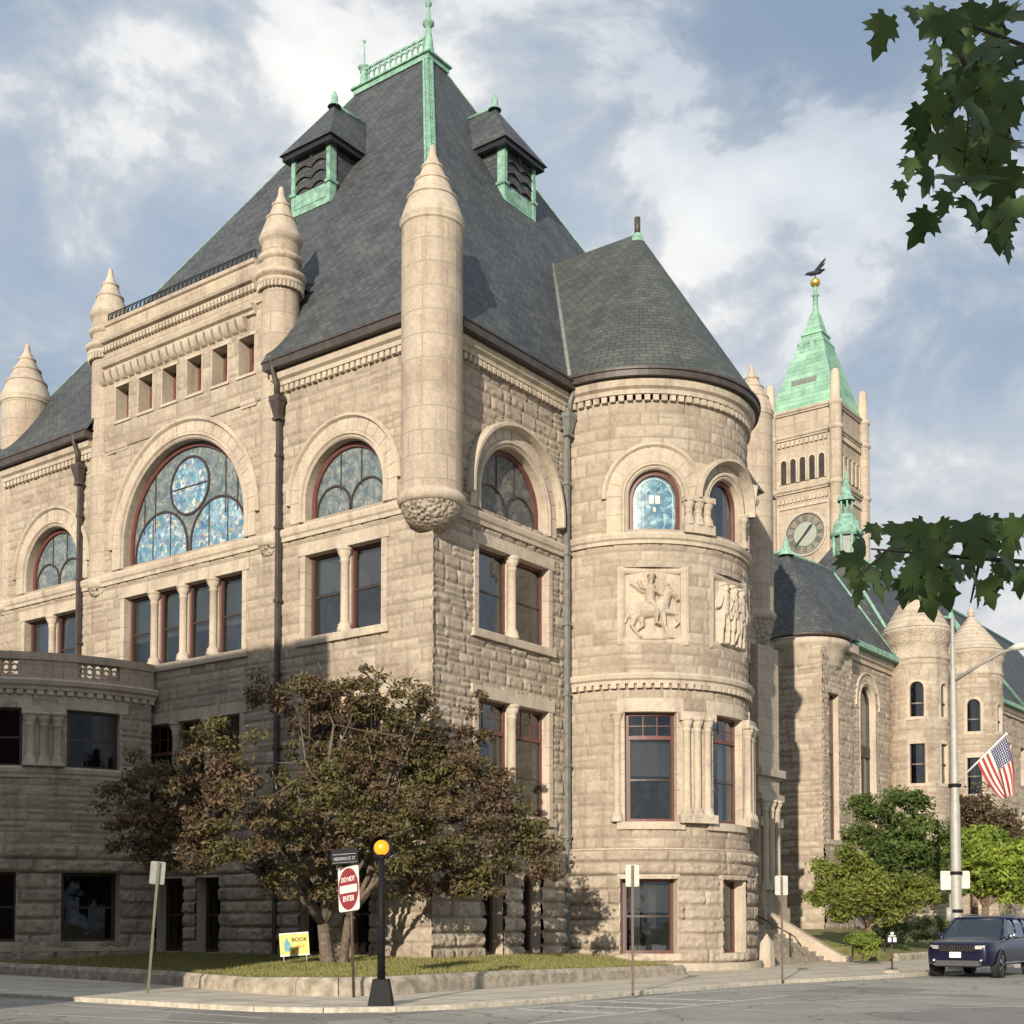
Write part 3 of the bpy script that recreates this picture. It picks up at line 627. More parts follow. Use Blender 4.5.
fr_ = [(vs[i * k + j], vs[(i + 1) * k + j], vs[(i + 1) * k + j + 1]) for i in range(1, len(inn) - 1) for j in range(k - 1)] + [(vs[i * k + j], vs[(i + 1) * k + j + 1], vs[i * k + j + 1]) for i in range(1, len(inn) - 1) for j in range(k - 1)]
blades('grass', fr_, 60000, .09, 'blade')
# worn road markings
rm = MB()
def stripe(a, b, wd):
    a, b = Vector((*a, 0)), Vector((*b, 0)); t = (b - a).normalized(); n_ = Vector((-t.y, t.x, 0)) * wd / 2
    rm.add([(p.x, p.y, -.266) for p in (a - n_, b - n_, b + n_, a + n_)], [(0, 1, 2, 3)])
stripe((10.5, -10.6), (10.4, -1.5), .16); stripe((10.4, -1.45), (11.7, 6.5), .14); stripe((13.0, -12.5), (12.9, -1.5), .16)
for y in (-9.6, -7.9, -6.2, -4.5): stripe((10.62, y), (12.8, y + .25), .42)
stripe((13.4, -5.8), (16.2, 0.5), .14); stripe((12.95, -1.4), (16.6, 2.2), .10); stripe((14.8, 1.8), (15.6, 2.2), .16)
stripe((14.4, -6.8), (17.6, -5.2), .12); stripe((17.2, -4.2), (21.5, 1.5), .12); stripe((1.5, -14.4), (8.2, -14.5), .12); stripe((3.2, -16.6), (9.5, -15.6), .12)
o = rm.build('road_marking', 'paint'); struct(o)

# ================================================================== LIBRARY
LIB = thing('library_building', 'big beige granite library with steep slate roof and pointed turrets on the corner', 'building')
S = dict(parent=LIB)
SE = (2.18, 5.76); GA = (8.98, 15.83); LE = (19.0, 22.6)
AH = [('a', 3.97, 2.2, 15.55, 16.2), ('a', 12.45, 3.9, 15.55, 16.35), ('a', 20.75, 2.2, 15.55, 16.2)]
AR = [('r', 2.18, 5.76, 11.4, 14.3), ('r', *GA, 11.4, 14.3), ('r', *LE, 11.4, 14.3), ('r', 2.18, 5.76, 5.25, 9.1), ('r', 9.05, 14.6, 5.25, 9.1)]
AB = [('r', 2.5, 3.65, .46, 3.2), ('r', 4.65, 5.8, .46, 3.2), ('r', 9.9, 11.2, .46, 3.2), ('r', 11.9, 13.5, .46, 3.2)]
relief_wall('facade_wall', FA, -.06, 25, 4.2, 20.4, AR + AH, LIB, base_d=-.045, amp=.042, seed=3, split=.12, widths=(.5, 1.3), courses=(.3, .5))
relief_wall('facade_wall', FA, .55, 7.6, 20.35, 21.0, [], LIB, amp=.0, seed=3); relief_wall('facade_wall', FA, 17.7, 25, 20.35, 21.0, [], LIB, amp=.0, seed=3)
relief_wall('base_wall', FA, -.2, 25, -.2, 3.3, AB, LIB, amp=.10, courses=(.5, .62), widths=(1., 2.), seed=5, split=0, base_d=.07)
relief_wall('base_lintel_course', FA, -.3, 25, 3.3, 4.2, [], LIB, amp=.13, courses=(.85, .95), widths=(1.6, 2.8), seed=6, split=0, base_d=.10)
GH = [('r', c - .42, c + .42, 21.5, 22.9) for c in (8.85, 10.3, 11.75, 13.2, 14.65, 16.1)]
relief_wall('gable_wall', FA, 7.6, 17.7, 20.4, 24.2, GH, LIB, amp=.03, seed=8, widths=(.6, 1.2), courses=(.4, .6), split=.1)
# side facade
BH = [('r', 2.42, 6.5, 11.4, 14.3), ('r', 2.42, 6.5, 5.25, 9.1), ('a', 4.45, 2.25, 15.55, 16.2)]
relief_wall('side_wall', FB, .0, 8.6, 4.2, 20.4, BH, LIB, base_d=-.07, amp=.062, seed=13, courses=(.26, .5))
relief_wall('side_wall', FB, 15.3, 24.5, 4.2, 20.4, [], LIB, amp=.06, seed=15)
relief_wall('base_wall', FB, -.2, 8.6, -.3, 3.3, [('r', 2.5, 3.65, .46, 3.2), ('r', 4.7, 5.85, .46, 3.2)], LIB, amp=.12, courses=(.5, .62), widths=(.9, 1.9), seed=16, split=0, base_d=.07)
relief_wall('base_lintel_course', FB, -.3, 8.6, 3.3, 4.2, [], LIB, amp=.15, courses=(.85, .95), widths=(1.6, 2.8), seed=17, split=0, base_d=.10)
relief_wall('base_wall', FB, 15.3, 24.6, -.3, 4.2, [], LIB, amp=.06, seed=18, courses=(.5, .62), widths=(1., 2.), split=0, base_d=.07, du=.1)
relief_wall('side_wall', FB, .55, 23.5, 20.35, 21.0, [], LIB, amp=0, seed=3, du=.3)
# unseen walls and near-black core boxes painting the darkness of the rooms
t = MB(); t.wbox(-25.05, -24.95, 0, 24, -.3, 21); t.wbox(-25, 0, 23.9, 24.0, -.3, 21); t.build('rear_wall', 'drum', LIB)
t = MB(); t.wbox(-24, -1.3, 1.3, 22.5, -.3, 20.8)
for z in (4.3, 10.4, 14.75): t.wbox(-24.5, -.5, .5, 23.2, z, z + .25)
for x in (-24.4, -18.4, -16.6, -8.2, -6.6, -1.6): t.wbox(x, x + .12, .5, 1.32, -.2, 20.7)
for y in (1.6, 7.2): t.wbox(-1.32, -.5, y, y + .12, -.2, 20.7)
t.build('dark_core', 'core', LIB)
# string courses
string_course(FA, LIB, .9, 25, 14.95, 15.38); string_course(FB, LIB, .9, 7.9, 14.95, 15.38)
string_course(FA, LIB, 8.3, 9.1, 20.25, 20.5, .1); string_course(FA, LIB, 15.7, 17.0, 20.25, 20.5, .1)
for (a, b) in ((.9, 7.3), (17.9, 24.2)):
    dentils(FA, LIB, a, b, 20.32, 20.52, .0, .16, .26); string_course(FA, LIB, a, b, 20.56, 21.05, .34, 'cornice')
    t = MB(); t.box(FA, a - .1, b + .1, 21.05, 21.32, .05, .58); t.box(FA, a - .1, b + .1, 21.32, 21.38, .45, .62); t.build('gutter', 'brown_metal', LIB)
dentils(FB, LIB, .9, 8.0, 20.32, 20.52, .0, .16, .26); string_course(FB, LIB, .9, 8.0, 20.56, 21.05, .34, 'cornice')
t = MB(); t.box(FB, .9, 8.3, 21.05, 21.32, .05, .58); t.box(FB, .9, 8.3, 21.32, 21.38, .45, .62); t.build('gutter', 'brown_metal', LIB)
string_course(FB, LIB, 15.8, 23.0, 20.56, 21.05, .34, 'cornice')
# windows, facade A
def group(m, u0, u1, z0, z1, n, transom=None, col=True, blind=.5, d=-.36, dz=.35):
    rect_trim(m, LIB, u0, u1, z0, z1); p = (u1 - u0) / n; pw = .17
    for i in range(n):
        a = u0 + p * i + (pw if i else .0); b = u0 + p * (i + 1) - (pw if i < n - 1 else 0.)
        sash_window(m, LIB, a + .02, b - .02, z0, z1, d, transom=transom, blind=blind)
        if i < n - 1:
            uu = u0 + p * (i + 1); t = MB(); t.box(m, uu - pw, uu + pw, z0, z1, -.5, -.22); t.build('mullion_pier', 'dressed', LIB)
            if col: colonette(m, LIB, uu, z0, z1)
group(FA, *SE, 11.4, 14.3, 2, blind=.45); group(FA, *GA, 11.4, 14.3, 4, blind=.6); group(FA, *LE, 11.4, 14.3, 2, blind=.8)
group(FA, *SE, 5.25, 9.1, 2, 8.0, blind=.3); group(FA, 9.05, 14.6, 5.25, 9.1, 3, 8.0, blind=.2)
group(FB, 2.42, 6.5, 11.4, 14.3, 2, blind=.5); group(FB, 2.42, 6.5, 5.25, 9.1, 2, 8.05, blind=.35)
for m, us in ((FA, [(h[1], h[2]) for h in AB]), (FB, [(2.5, 3.65), (4.7, 5.85)])):
    for a, b in us:
        t = MB()
        for q0, q1 in ((a - .02, a), (b, b + .02)): t.box(m, q0, q1, .46, 3.25, -.5, .09)
        t.box(m, a - .1, b + .1, 3.2, 3.3, -.5, .10); t.box(m, a - .15, b + .15, .2, .46, -.5, .16); t.build('window_surround', 'dressed', LIB)
        sash_window(m, LIB, a, b, .46, 3.2, -.4, 'maroon' if m is FB else 'darkframe', 'glass_dim', blind=0)
arch_trim(FA, LIB, 3.97, 1.82, 15.5, 16.2, 2.68); arch_trim(FA, LIB, 20.75, 1.82, 15.5, 16.2, 2.68); arch_trim(FA, LIB, 12.45, 3.5, 15.5, 16.35, 4.35, nv=23, hood=.2)
arch_trim(FB, LIB, 4.45, 1.88, 15.5, 16.2, 2.72, hood=.22, hd=.34, lower=15.9)
tracery_window(FA, LIB, 3.97, 1.82, 15.45, 16.2); tracery_window(FA, LIB, 20.75, 1.82, 15.45, 16.2); tracery_window(FB, LIB, 4.45, 1.88, 15.45, 16.2, glassm='stained_dark')
tracery_window(FA, LIB, 12.45, 3.5, 15.45, 16.35, glassm='stained_pale', big=True, glass2='stained_blue')
# gable
for c in (8.85, 10.3, 11.75, 13.2, 14.65, 16.1):
    t = MB(); a, b = c - .42, c + .42
    for q0, q1 in ((a - .06, a), (b, b + .06)): t.box(FA, q0, q1, 21.5, 22.9, -.7, .035)
    t.box(FA, a - .1, b + .1, 21.4, 21.5, -.7, .06); t.box(FA, a - .1, b + .1, 22.9, 23.0, -.7, .045); t.build('attic_surround', 'dressed', LIB)
    t = MB(); t.box(FA, a, b, 21.5, 22.9, -.56, -.5); w_ = t.build('attic_window', 'maroon', LIB)
    t = MB(); t.box(FA, a + .14, b - .14, 22.1, 22.75, -.5, -.49); t.build('pane', 'darkframe', w_)
t = MB(); n = 20
for i in range(n):
    a = 8.75 + (17.45 - 8.75) * (i + .1) / n; b = a + (17.45 - 8.75) / n * .72
    pr = [(0, 23.1)] + [(.30 * math.sin(q), 23.55 - .45 * math.cos(q)) for q in np.linspace(.25, PI / 2, 6)] + [(.30, 23.58), (0, 23.58)]
    k = len(pr); t.add([FA(a, z, d) for d, z in pr] + [FA(b, z, d) for d, z in pr], [tuple(range(k)), tuple(range(2 * k - 1, k - 1, -1))] + [(q, (q + 1) % k, k + (q + 1) % k, k + q) for q in range(k)])
t.build('corbel_table', 'dressed', LIB)
string_course(FA, LIB, 8.3, 17.1, 23.58, 23.95, .36); 
t = MB(); t.box(FA, 7.9, 17.5, 23.95, 24.45, -.1, .10); t.build('frieze', 'drum', LIB)
dentils(FA, LIB, 8.2, 17.2, 24.42, 24.62, .08, .26, .2); string_course(FA, LIB, 8.3, 17.1, 24.62, 24.86, .42, 'cornice')
t = MB(); t.box(FA, 7.9, 17.5, 24.86, 25.35, -.4, .12); t.build('parapet', 'drum', LIB); string_course(FA, LIB, 8.3, 17.1, 25.35, 25.62, .26, 'coping', -.45)
t = MB(); t.wbox(-17.3, -8.0, .72, 2.8, 20.5, 25.3); t.build('gable_cheek', 'slate', LIB)
t = MB(); t.wbox(-17.5, -7.5, 1.1, 3.0, 24.9, 25.05); t.wbox(-7.62, -7.4, .9, 3.0, 24.8, 25.15); t.build('gable_gutter', 'brown_metal', LIB)
t = MB(); z0 = 25.62
t.box(FA, 8.4, 17.1, z0 + .06, z0 + .10, .0, .04); t.box(FA, 8.4, 17.1, z0 + .38, z0 + .42, .0, .04)
k = 34
for i in range(k + 1):
    u = 8.4 + 8.7 * i / k; t.box(FA, u - .012, u + .012, z0, z0 + .42, .008, .032)
    if i < k: t.sweep(FA, arc(u + 8.7 / k / 2, z0 + .24, .10, 0, 2 * PI, 10)[:-1], rectprof(-.012, .012, .01, .03), closed=True)
t.build('railing', 'iron', LIB)
# turrets
turret(LIB, -.10, .10, 1.0, 14.15, 15.0, 24.1, 26.95, ncap=4)
for x in (-7.65, -17.7):
    o = turret(LIB, x, .5, .68, 14.35, 15.0, 26.1, 28.3, cf=1.1)
    t = MB()
    for z, d in ((24.55, .20), (24.82, .28), (25.5, .14)): t.lathe(x, .5, [(.66, z - .12), (.68 + d * .7, z - .06), (.68 + d, z + .08), (.66, z + .14)], 36)
    t.build('ring_moulding', 'dressed', o)
    t = MB(); k = 34
    for i in range(k): a = 2 * PI * i / k; c_, s_ = math.cos(a), math.sin(a); cx, cy = x + .78 * c_, .5 + .78 * s_; t.wbox(cx - .05, cx + .05, cy - .05, cy + .05, 24.30, 24.5)
    t.build('dentil_course', 'dressed', o)
turret(LIB, -24.3, 1.0, 1.05, 14.3, 15.0, 24.3, 27.1, ncap=4)
turret(LIB, -.35, 23.6, .95, 14.2, 15.6, 25.2, 27.75, ncap=4)
# ---- round bay
BC = (.5, 11.95); BR = 4.2; m = Cyl(*BC, BR); D = lambda a: R_(a) * BR
AW = 12.8  # window half angle
wc = (-53.2, -7.0, 39.0)
ac = (-50.3, -7.5, 36)
pc = (-51.6, -3.4, 44.5)
bh = [('r', D(c - AW), D(c + AW), 5.15, 9.1) for c in wc] + [('a', D(c), 1.45, 15.75, 16.95) for c in ac] + [('r', D(c - 17), D(c + 17), 11.6, 14.35) for c in pc]
relief_wall('bay_wall', m, D(-100), D(98), 4.2, 9.95, bh, LIB, amp=.042, base_d=-.04, seed=22, courses=(.36, .5), split=.12)
relief_wall('bay_wall', m, D(-100), D(98), 9.95, 20.5, bh, LIB, amp=.036, base_d=-.035, seed=23, courses=(.36, .5), split=.12)
bb = [('r', D(-68), D(-41.5), .44, 3.1), ('r', D(-16.5), D(2.5), .44, 3.1), ('r', D(27), D(45), .44, 3.1)]
relief_wall('bay_base_wall', Cyl(*BC, 4.3), 4.3 * R_(-98), 4.3 * R_(98), -.4, 3.25, [('r', h[1] * 4.3 / 4.2, h[2] * 4.3 / 4.2, h[3], h[4]) for h in bb], LIB, amp=.12, courses=(.55, .66), widths=(1.3, 2.6), seed=24, split=0)
relief_wall('bay_lintel_course', Cyl(*BC, 4.36), 4.36 * R_(-98), 4.36 * R_(98), 3.25, 4.15, [], LIB, amp=.12, courses=(.85, .95), widths=(2., 3.), seed=25, split=0)
t = MB(); t.box(m, D(-98), D(98), 4.15, 4.2, -.3, .2); t.box(m, D(-98), D(98), -.5, .1, -.2, .45); t.build('bay_plinth', 'dressed', LIB)
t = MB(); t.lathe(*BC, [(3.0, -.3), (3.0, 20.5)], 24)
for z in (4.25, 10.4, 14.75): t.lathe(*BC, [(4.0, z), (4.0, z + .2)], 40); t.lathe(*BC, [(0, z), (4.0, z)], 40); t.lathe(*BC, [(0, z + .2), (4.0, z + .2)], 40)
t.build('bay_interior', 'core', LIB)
for c in wc:
    a, b = D(c - AW), D(c + AW); rect_trim(m, LIB, a, b, 5.15, 9.1, side=.16, lint=.5)
    sash_window(m, LIB, a, b, 5.15, 9.1, -.34, transom=8.2, blind=.45, fw=.11)
for c0, c1 in ((wc[0] + AW, wc[1] - AW), (wc[1] + AW, wc[2] - AW)):
    mid = (c0 + c1) / 2; t = MB(); t.box(m, D(mid) - .62, D(mid) + .62, 5.1, 9.1, -.1, .05); t.box(m, D(mid) - .7, D(mid) + .7, 8.78, 9.1, -.1, .30); t.box(m, D(mid) - .72, D(mid) + .72, 5.1, 5.4, -.1, .34); t.build('pier', 'dressed', LIB)
    for s in (-1, 0, 1): colonette(m, LIB, D(mid) + s * .42, 5.3, 8.9, .12, .14)
colonette(m, LIB, D(wc[0] - AW) - .28, 5.15, 9.1, .02, .13)
for h in bb:
    a, b = h[1], h[2]; t = MB()
    for q0, q1 in ((a - .04, a), (b, b + .04)): t.box(m, q0, q1, .44, 3.15, -.4, .22)
    t.box(m, a - .1, b + .1, 3.1, 3.26, -.4, .24); t.box(m, a - .15, b + .15, .2, .44, -.4, .28); t.build('window_surround', 'dressed', LIB)
    sash_window(m, LIB, a, b, .44, 3.1, -.3, blind=.45, fw=.1)
string_course(m, LIB, D(-98), D(98), 10.12, 10.5, .24); dentils(m, LIB, D(-98), D(98), 9.95, 10.12, .0, .15, .3)
string_course(m, LIB, D(-98), D(98), 15.2, 15.6, .2)
for c in ac:
    arch_trim(m, LIB, D(c), .98, 15.62, 16.95, 1.98 if c == ac[0] else 1.7, nv=11, hood=.2, hd=.14 if c == ac[0] else .42, lower=16.9, depth=.42)
    f = MB(); f.sweep(m, archpath(D(c), .92, 15.66, 16.92), rectprof(-.09, .08, -.36, -.2)); w_ = f.build('window', 'maroon', LIB)
    g_ = MB(); fill_arch(g_, m, D(c), .95, 15.64, 16.92, -.3, 14); g_.build('pane', 'stained_teal' if c == ac[0] else 'glass', w_)
    e = MB(); e.sweep(m, archpath(D(c), .74, 15.82, 16.92), rectprof(-.012, .012, -.30, -.285)); e.box(m, D(c) - .22, D(c) - .03, 16.75, 17.05, -.3, -.285); e.box(m, D(c) + .03, D(c) + .22, 16.75, 17.05, -.3, -.285)
    e.box(m, D(c) - .05, D(c) + .05, 16.45, 16.62, -.3, -.285)
    if c == ac[0]: e.build('emblem', 'offwhite', w_)
mid = (ac[0] + ac[1]) / 2
t = MB(); t.box(m, D(mid) - .6, D(mid) + .6, 15.6, 15.95, -.1, .32); t.box(m, D(mid) - .6, D(mid) + .6, 16.75, 16.95, -.1, .34); t.build('pier', 'dressed', LIB)
for s in (-1, 0, 1): colonette(m, LIB, D(mid) + s * .38, 15.9, 16.85, .14, .13)
colonette(m, LIB, D(ac[1]) + 1.2, 15.6, 16.9, .04, .12)
# carved relief panels
def relief_panel(c, caps, seed):
    f = MB(); a, b, z0, z1 = D(c - 17), D(c + 17), 11.6, 14.35
    f.sweep(m, [(a + .09, z0 + .09), (b - .09, z0 + .09), (b - .09, z1 - .09), (a + .09, z1 - .09)], [(-.14, -.15), (.12, -.15), (.12, -.04), (.05, .03), (-.02, .06), (-.14, .06)], closed=True); f.build('panel_frame', 'dressed', LIB)
    nu, nz = 110, 120; U, Z = np.meshgrid(np.linspace(a, b, nu), np.linspace(z0, z1, nz), indexing='ij'); X = (U - (a + b) / 2) / 1.08; Y = (Z - z0 - .1) / 1.06; H = np.zeros_like(U) - .13 + .012 * vnoise(U * 14, Z * 14, seed)
    for x0, y0, x1, y1, r0, r1, hh in caps:
        vx, vy = x1 - x0, y1 - y0; t_ = np.clip(((X - x0) * vx + (Y - y0) * vy) / (vx * vx + vy * vy + 1e-9), 0, 1); rr = r0 + (r1 - r0) * t_; dd = np.hypot(X - x0 - vx * t_, Y - y0 - vy * t_)
        H = np.maximum(H, np.where(dd < rr, -.13 + 1.45 * hh * np.sqrt(np.clip(1 - (dd / rr) ** 2, 0, 1)) + .025 * vnoise(U * 11, Z * 11, seed), -9))
    V = m(U, Z, H).reshape(-1, 3); idx = np.arange(nu * nz).reshape(nu, nz); q = np.stack([idx[:-1, :-1], idx[1:, :-1], idx[1:, 1:], idx[:-1, 1:]], -1).reshape(-1, 4)
    np_mesh('carved_panel', V, q, 'dressed', LIB)
horse = [(-.45, 1.02, .28, 1.10, .30, .27, .16), (-.62, 1.0, -.50, .95, .30, .28, .16), (.30, 1.18, .52, 1.72, .24, .16, .16), (.52, 1.74, .78, 1.50, .14, .08, .16), (.78, 1.5, .82, 1.42, .08, .07, .15), (.46, 1.88, .5, 1.98, .05, .02, .14), (-.8, 1.1, -.95, .62, .09, .05, .1),
    (.32, .95, .38, .55, .12, .08, .14), (.38, .55, .52, .12, .07, .06, .12), (.52, .12, .66, .10, .06, .05, .12), (.40, 1.0, .76, .92, .12, .08, .14), (.76, .92, .86, .62, .07, .05, .12), (.86, .62, .76, .5, .05, .05, .1),
    (-.62, .85, -.72, .5, .16, .08, .14), (-.72, .5, -.50, .16, .07, .05, .12), (-.50, .16, -.42, .12, .06, .05, .12), (-.42, .85, -.36, .5, .13, .08, .12), (-.36, .5, -.62, .28, .06, .05, .1),
    (-.12, 1.32, -.10, 1.78, .17, .19, .2), (-.10, 1.8, -.08, 2.0, .08, .08, .2), (-.07, 2.10, -.07, 2.14, .12, .11, .2), (-.16, 2.22, .02, 2.22, .06, .06, .2), (-.12, 1.72, -.40, 1.78, .08, .07, .18), (-.40, 1.78, -.48, 1.98, .07, .09, .18), (.02, 1.7, .28, 1.52, .07, .06, .18), (-.05, 1.3, .12, .95, .12, .09, .2), (.12, .95, .08, .6, .08, .06, .2), (.08, .58, .2, .54, .06, .05, .2), (-.35, 1.75, -.75, 1.95, .16, .05, .1), (-.9, .12, .95, .10, .1, .1, .05)]
def man(x, s, lean=0):
    return [(x, 1.15, x + lean, 1.75, .22, .24, .2), (x + lean, 1.98, x + lean, 2.06, .14, .13, .2), (x + lean - .1, 2.16, x + lean + .1, 2.18, .08, .08, .18), (x - .10, 1.15, x - .16, .6, .14, .10, .18), (x - .16, .6, x - .18, .14, .09, .07, .16), (x + .10, 1.15, x + .2, .6, .14, .10, .18), (x + .2, .6, x + .16 * s, .14, .09, .07, .16), (x - .18 * s, .1, x + .1, .1, .07, .07, .14), (x + lean + .2 * s, 1.7, x + .42 * s, 1.3, .09, .07, .2), (x + .42 * s, 1.3, x + .3 * s, 1.0, .07, .06, .18), (x + lean - .2 * s, 1.7, x - .3 * s, 1.35, .09, .08, .18)]
relief_panel(pc[0], horse, 4); relief_panel(pc[1], man(-.5, 1, .05) + man(.12, -1, -.04) + man(.62, 1, 0) + [(-.95, .1, .95, .1, .1, .1, .05)], 5); relief_panel(pc[2], man(-.4, 1) + man(.4, -1), 6)
# bay cornice, gutter
dentils(m, LIB, D(-98), D(98), 20.42, 20.62, .0, .16, .3); string_course(m, LIB, D(-98), D(98), 20.66, 21.2, .34, 'cornice')
t = MB(); t.box(m, D(-97), D(97), 21.2, 21.42, .1, .5); t.box(m, D(-97), D(97), 21.42, 21.5, .34, .56); t.build('gutter', 'brown_metal', LIB)
# ---- roofs
def roofpoly(name, polys, mat, thick=0, parent=LIB):
    t = MB(); 
    for p in polys: t.poly(p)
    return t.build(name, mat, parent)
x0, x1, y0, y1, ze = -25.5, .5, -.5, 24.4, 21.38; dx0, dx1, dy0, dy1, zd = -14.1, -9.85, 11.25, 12.4, 39.85
y1g = .5; zg = ze + (y1g - y0) * (zd - ze) / (dy0 - y0)
E_ = [(x0, y0, ze), (x1, y0, ze), (x1, y1, ze), (x0, y1, ze)]; Dk = [(dx0, dy0, zd), (dx1, dy0, zd), (dx1, dy1, zd), (dx0, dy1, zd)]
roofpoly('roof', [[E_[0], (-17.7, y0, ze), (-17.7, y1g, zg), (-7.6, y1g, zg), (-7.6, y0, ze), E_[1], Dk[1], Dk[0]], [E_[1], E_[2], Dk[2], Dk[1]], [E_[2], E_[3], Dk[3], Dk[2]], [E_[3], E_[0], Dk[0], Dk[3]], Dk[::-1], [(-7.6, y0, ze), (x1, y0, ze), (x1, 3, ze), (-7.6, 3, ze)], [(x0, y0, ze), (-17.7, y0, ze), (-17.7, 3, ze), (x0, 3, ze)], [(x0, 3, ze), (x1, 3, ze), (x1, y1, ze), (x0, y1, ze)]], 'slate')
t = MB()
for i in range(4):
    a, b = Vector(E_[i]), Vector(Dk[i]); cdir = Vector(((1 if i in (1, 2) else -1), (1 if i >= 2 else -1), 0)).normalized()
    a2 = a + (b - a) * .04
    t.tube([a2 + Vector((0, 0, .02)), b + Vector((0, 0, .02))], .05 if i == 1 else .028, 6)
    if i == 1:
        c1 = Vector((-1, 0, 0)); c2 = Vector((0, 1, 0)); s = (b - a).normalized(); n1 = Vector((0, -.857, .52)); n2 = Vector((.87, 0, .49))
        for c_, n_ in ((c1, n1), (c2, n2)):
            for w0, w1, h in ((.16, .26, .09),):
                t.add([a2 + c_ * w0 + n_ * .02, a2 + c_ * w1 + n_ * .02, b + c_ * w1 + n_ * .02, b + c_ * w0 + n_ * .02, a2 + c_ * w0 + n_ * h, a2 + c_ * w1 + n_ * h, b + c_ * w1 + n_ * h, b + c_ * w0 + n_ * h], [(0, 1, 2, 3), (4, 5, 6, 7), (0, 4, 7, 3), (1, 5, 6, 2)])
            t.add([a2 + n_ * .035, a2 + c_ * .2 + n_ * .035, b + c_ * .2 + n_ * .035, b + n_ * .035], [(0, 1, 2, 3)])
            for j in range(40): p = a + (b - a) * (.42 + .56 * j / 40) + c_ * .10 + n_ * .05; t.ball(p, .045, 6)
t.build('hip_flashing', 'copper', LIB)
t = MB(); t.wbox(dx0 - .15, dx1 + .15, dy0 - .15, dy1 + .15, zd - .12, zd + .12); t.wbox(dx0 - .25, dx1 + .25, dy0 - .25, dy1 + .25, zd + .12, zd + .2)
t.wbox(dx0 + .1, dx1 - .1, dy0 - .02, dy0 + .10, zd + .2, zd + .3); t.wbox(dx0 + .1, dx1 - .1, dy0, dy0 + .08, zd + .95, zd + 1.05)
k = 11
for i in range(k + 1):
    x = dx0 + .3 + (dx1 - dx0 - .6) * i / k; t.wbox(x - .035, x + .035, dy0 + .01, dy0 + .07, zd + .3, zd + .95)
    if i < k: t.sweep(Flat((0, dy0 + .04, 0), (1, 0, 0), (0, 1, 0)), arc(x + (dx1 - dx0 - .6) / k / 2, zd + .68, .13, 0, PI, 8), rectprof(-.03, .03, -.03, .03))
t.build('ridge_cresting', 'copper', LIB)
def finial(x, y, z, h, parent=LIB, name='finial'):
    t = MB(); t.wbox(x - .28, x + .28, y - .28, y + .28, z, z + .12)
    t.lathe(x, y, [(.27, z + .12), (.2, z + h * .2), (.13, z + h * .36), (.12, z + h * .42), (.26, z + h * .46), (.26, z + h * .5), (.12, z + h * .53), (.07, z + h * .68), (.06, z + h * .72), (.14, z + h * .75), (.15, z + h * .78), (.06, z + h * .82), (.035, z + h * .86), (.03, z + h), (0, z + h)], 14)
    t.ball((x, y, z + h * .9), .08, 10); return t.build(name, 'copper', parent)
finial(dx1 - .1, dy0 + .15, zd + .18, 3.1); 
t = MB(); t.lathe(dx0 + .3, dy0 + .1, [(.22, zd + .2), (.16, zd + .8), (.2, zd + 1.1), (.3, zd + 1.15), (.04, zd + 1.3), (.03, zd + 2.3), (.09, zd + 2.4), (0, zd + 2.5)], 12); t.build('finial', 'copper', LIB)
# bay roof: half cone plus ridge running back into the main slope
t = MB(); R0 = 4.75; za, zr = 21.46, 28.75; n = 40; bx, by = BC; vs = []; uv = []
K = 14
for i in range(n + 1):
    a = R_(-90) + R_(180) * i / n
    for j in range(K + 1):
        f = j / K; r = R0 * (1 - f) + .12 * f; vs.append((bx + r * math.cos(a), by + r * math.sin(a), za + (zr - za) * f)); uv.append((a * R0 * .6, f * 8.7))
t.add(vs, [(i * (K + 1) + j, (i + 1) * (K + 1) + j, (i + 1) * (K + 1) + j + 1, i * (K + 1) + j + 1) for i in range(n) for j in range(K)], uv, True)
for s in (-1, 1):
    xs = [bx, -4.6]; t.add([(bx, by + s * R0, za), (bx, by + s * .12, zr), (-5.2, by + s * .12, zr), (-5.2, by + s * R0, za)], [(0, 1, 2, 3)], [(0, 0), (0, 8.7), (5.7, 8.7), (5.7, 0)])
t.build('bay_roof', 'slate_green', LIB)
t = MB(); t.tube([(bx, by, zr + .03), (-5.0, by, zr + .03)], .07, 6); t.build('ridge_flashing', 'slate_green', LIB)
# valley flashing where bay roof meets main slope (slope: z = ze + (x1-x)*1.811)
sl_ = (zd - ze) / (x1 - dx1); t = MB()
for s in (-1, 1):
    pa = Vector((x1 - (za - ze) / sl_, by + s * R0, za)); pb = Vector((x1 - (zr - ze) / sl_, by, zr)); t.tube([pa + Vector((.02, 0, .06)), pb + Vector((.05, 0, .08))], .09, 6)
t.build('valley_flashing', 'grey_metal', LIB)
t = MB(); t.lathe(bx, by, [(.5, zr - .75), (.38, zr - .5), (.2, zr), (.14, zr + .1)], 16); o = t.build('vent_cap', 'copper', LIB)
t = MB(); t.tube([(bx, by, zr), (bx, by, zr + .75)], .12, 12); t.build('vent_pipe', 'brown_metal', o)
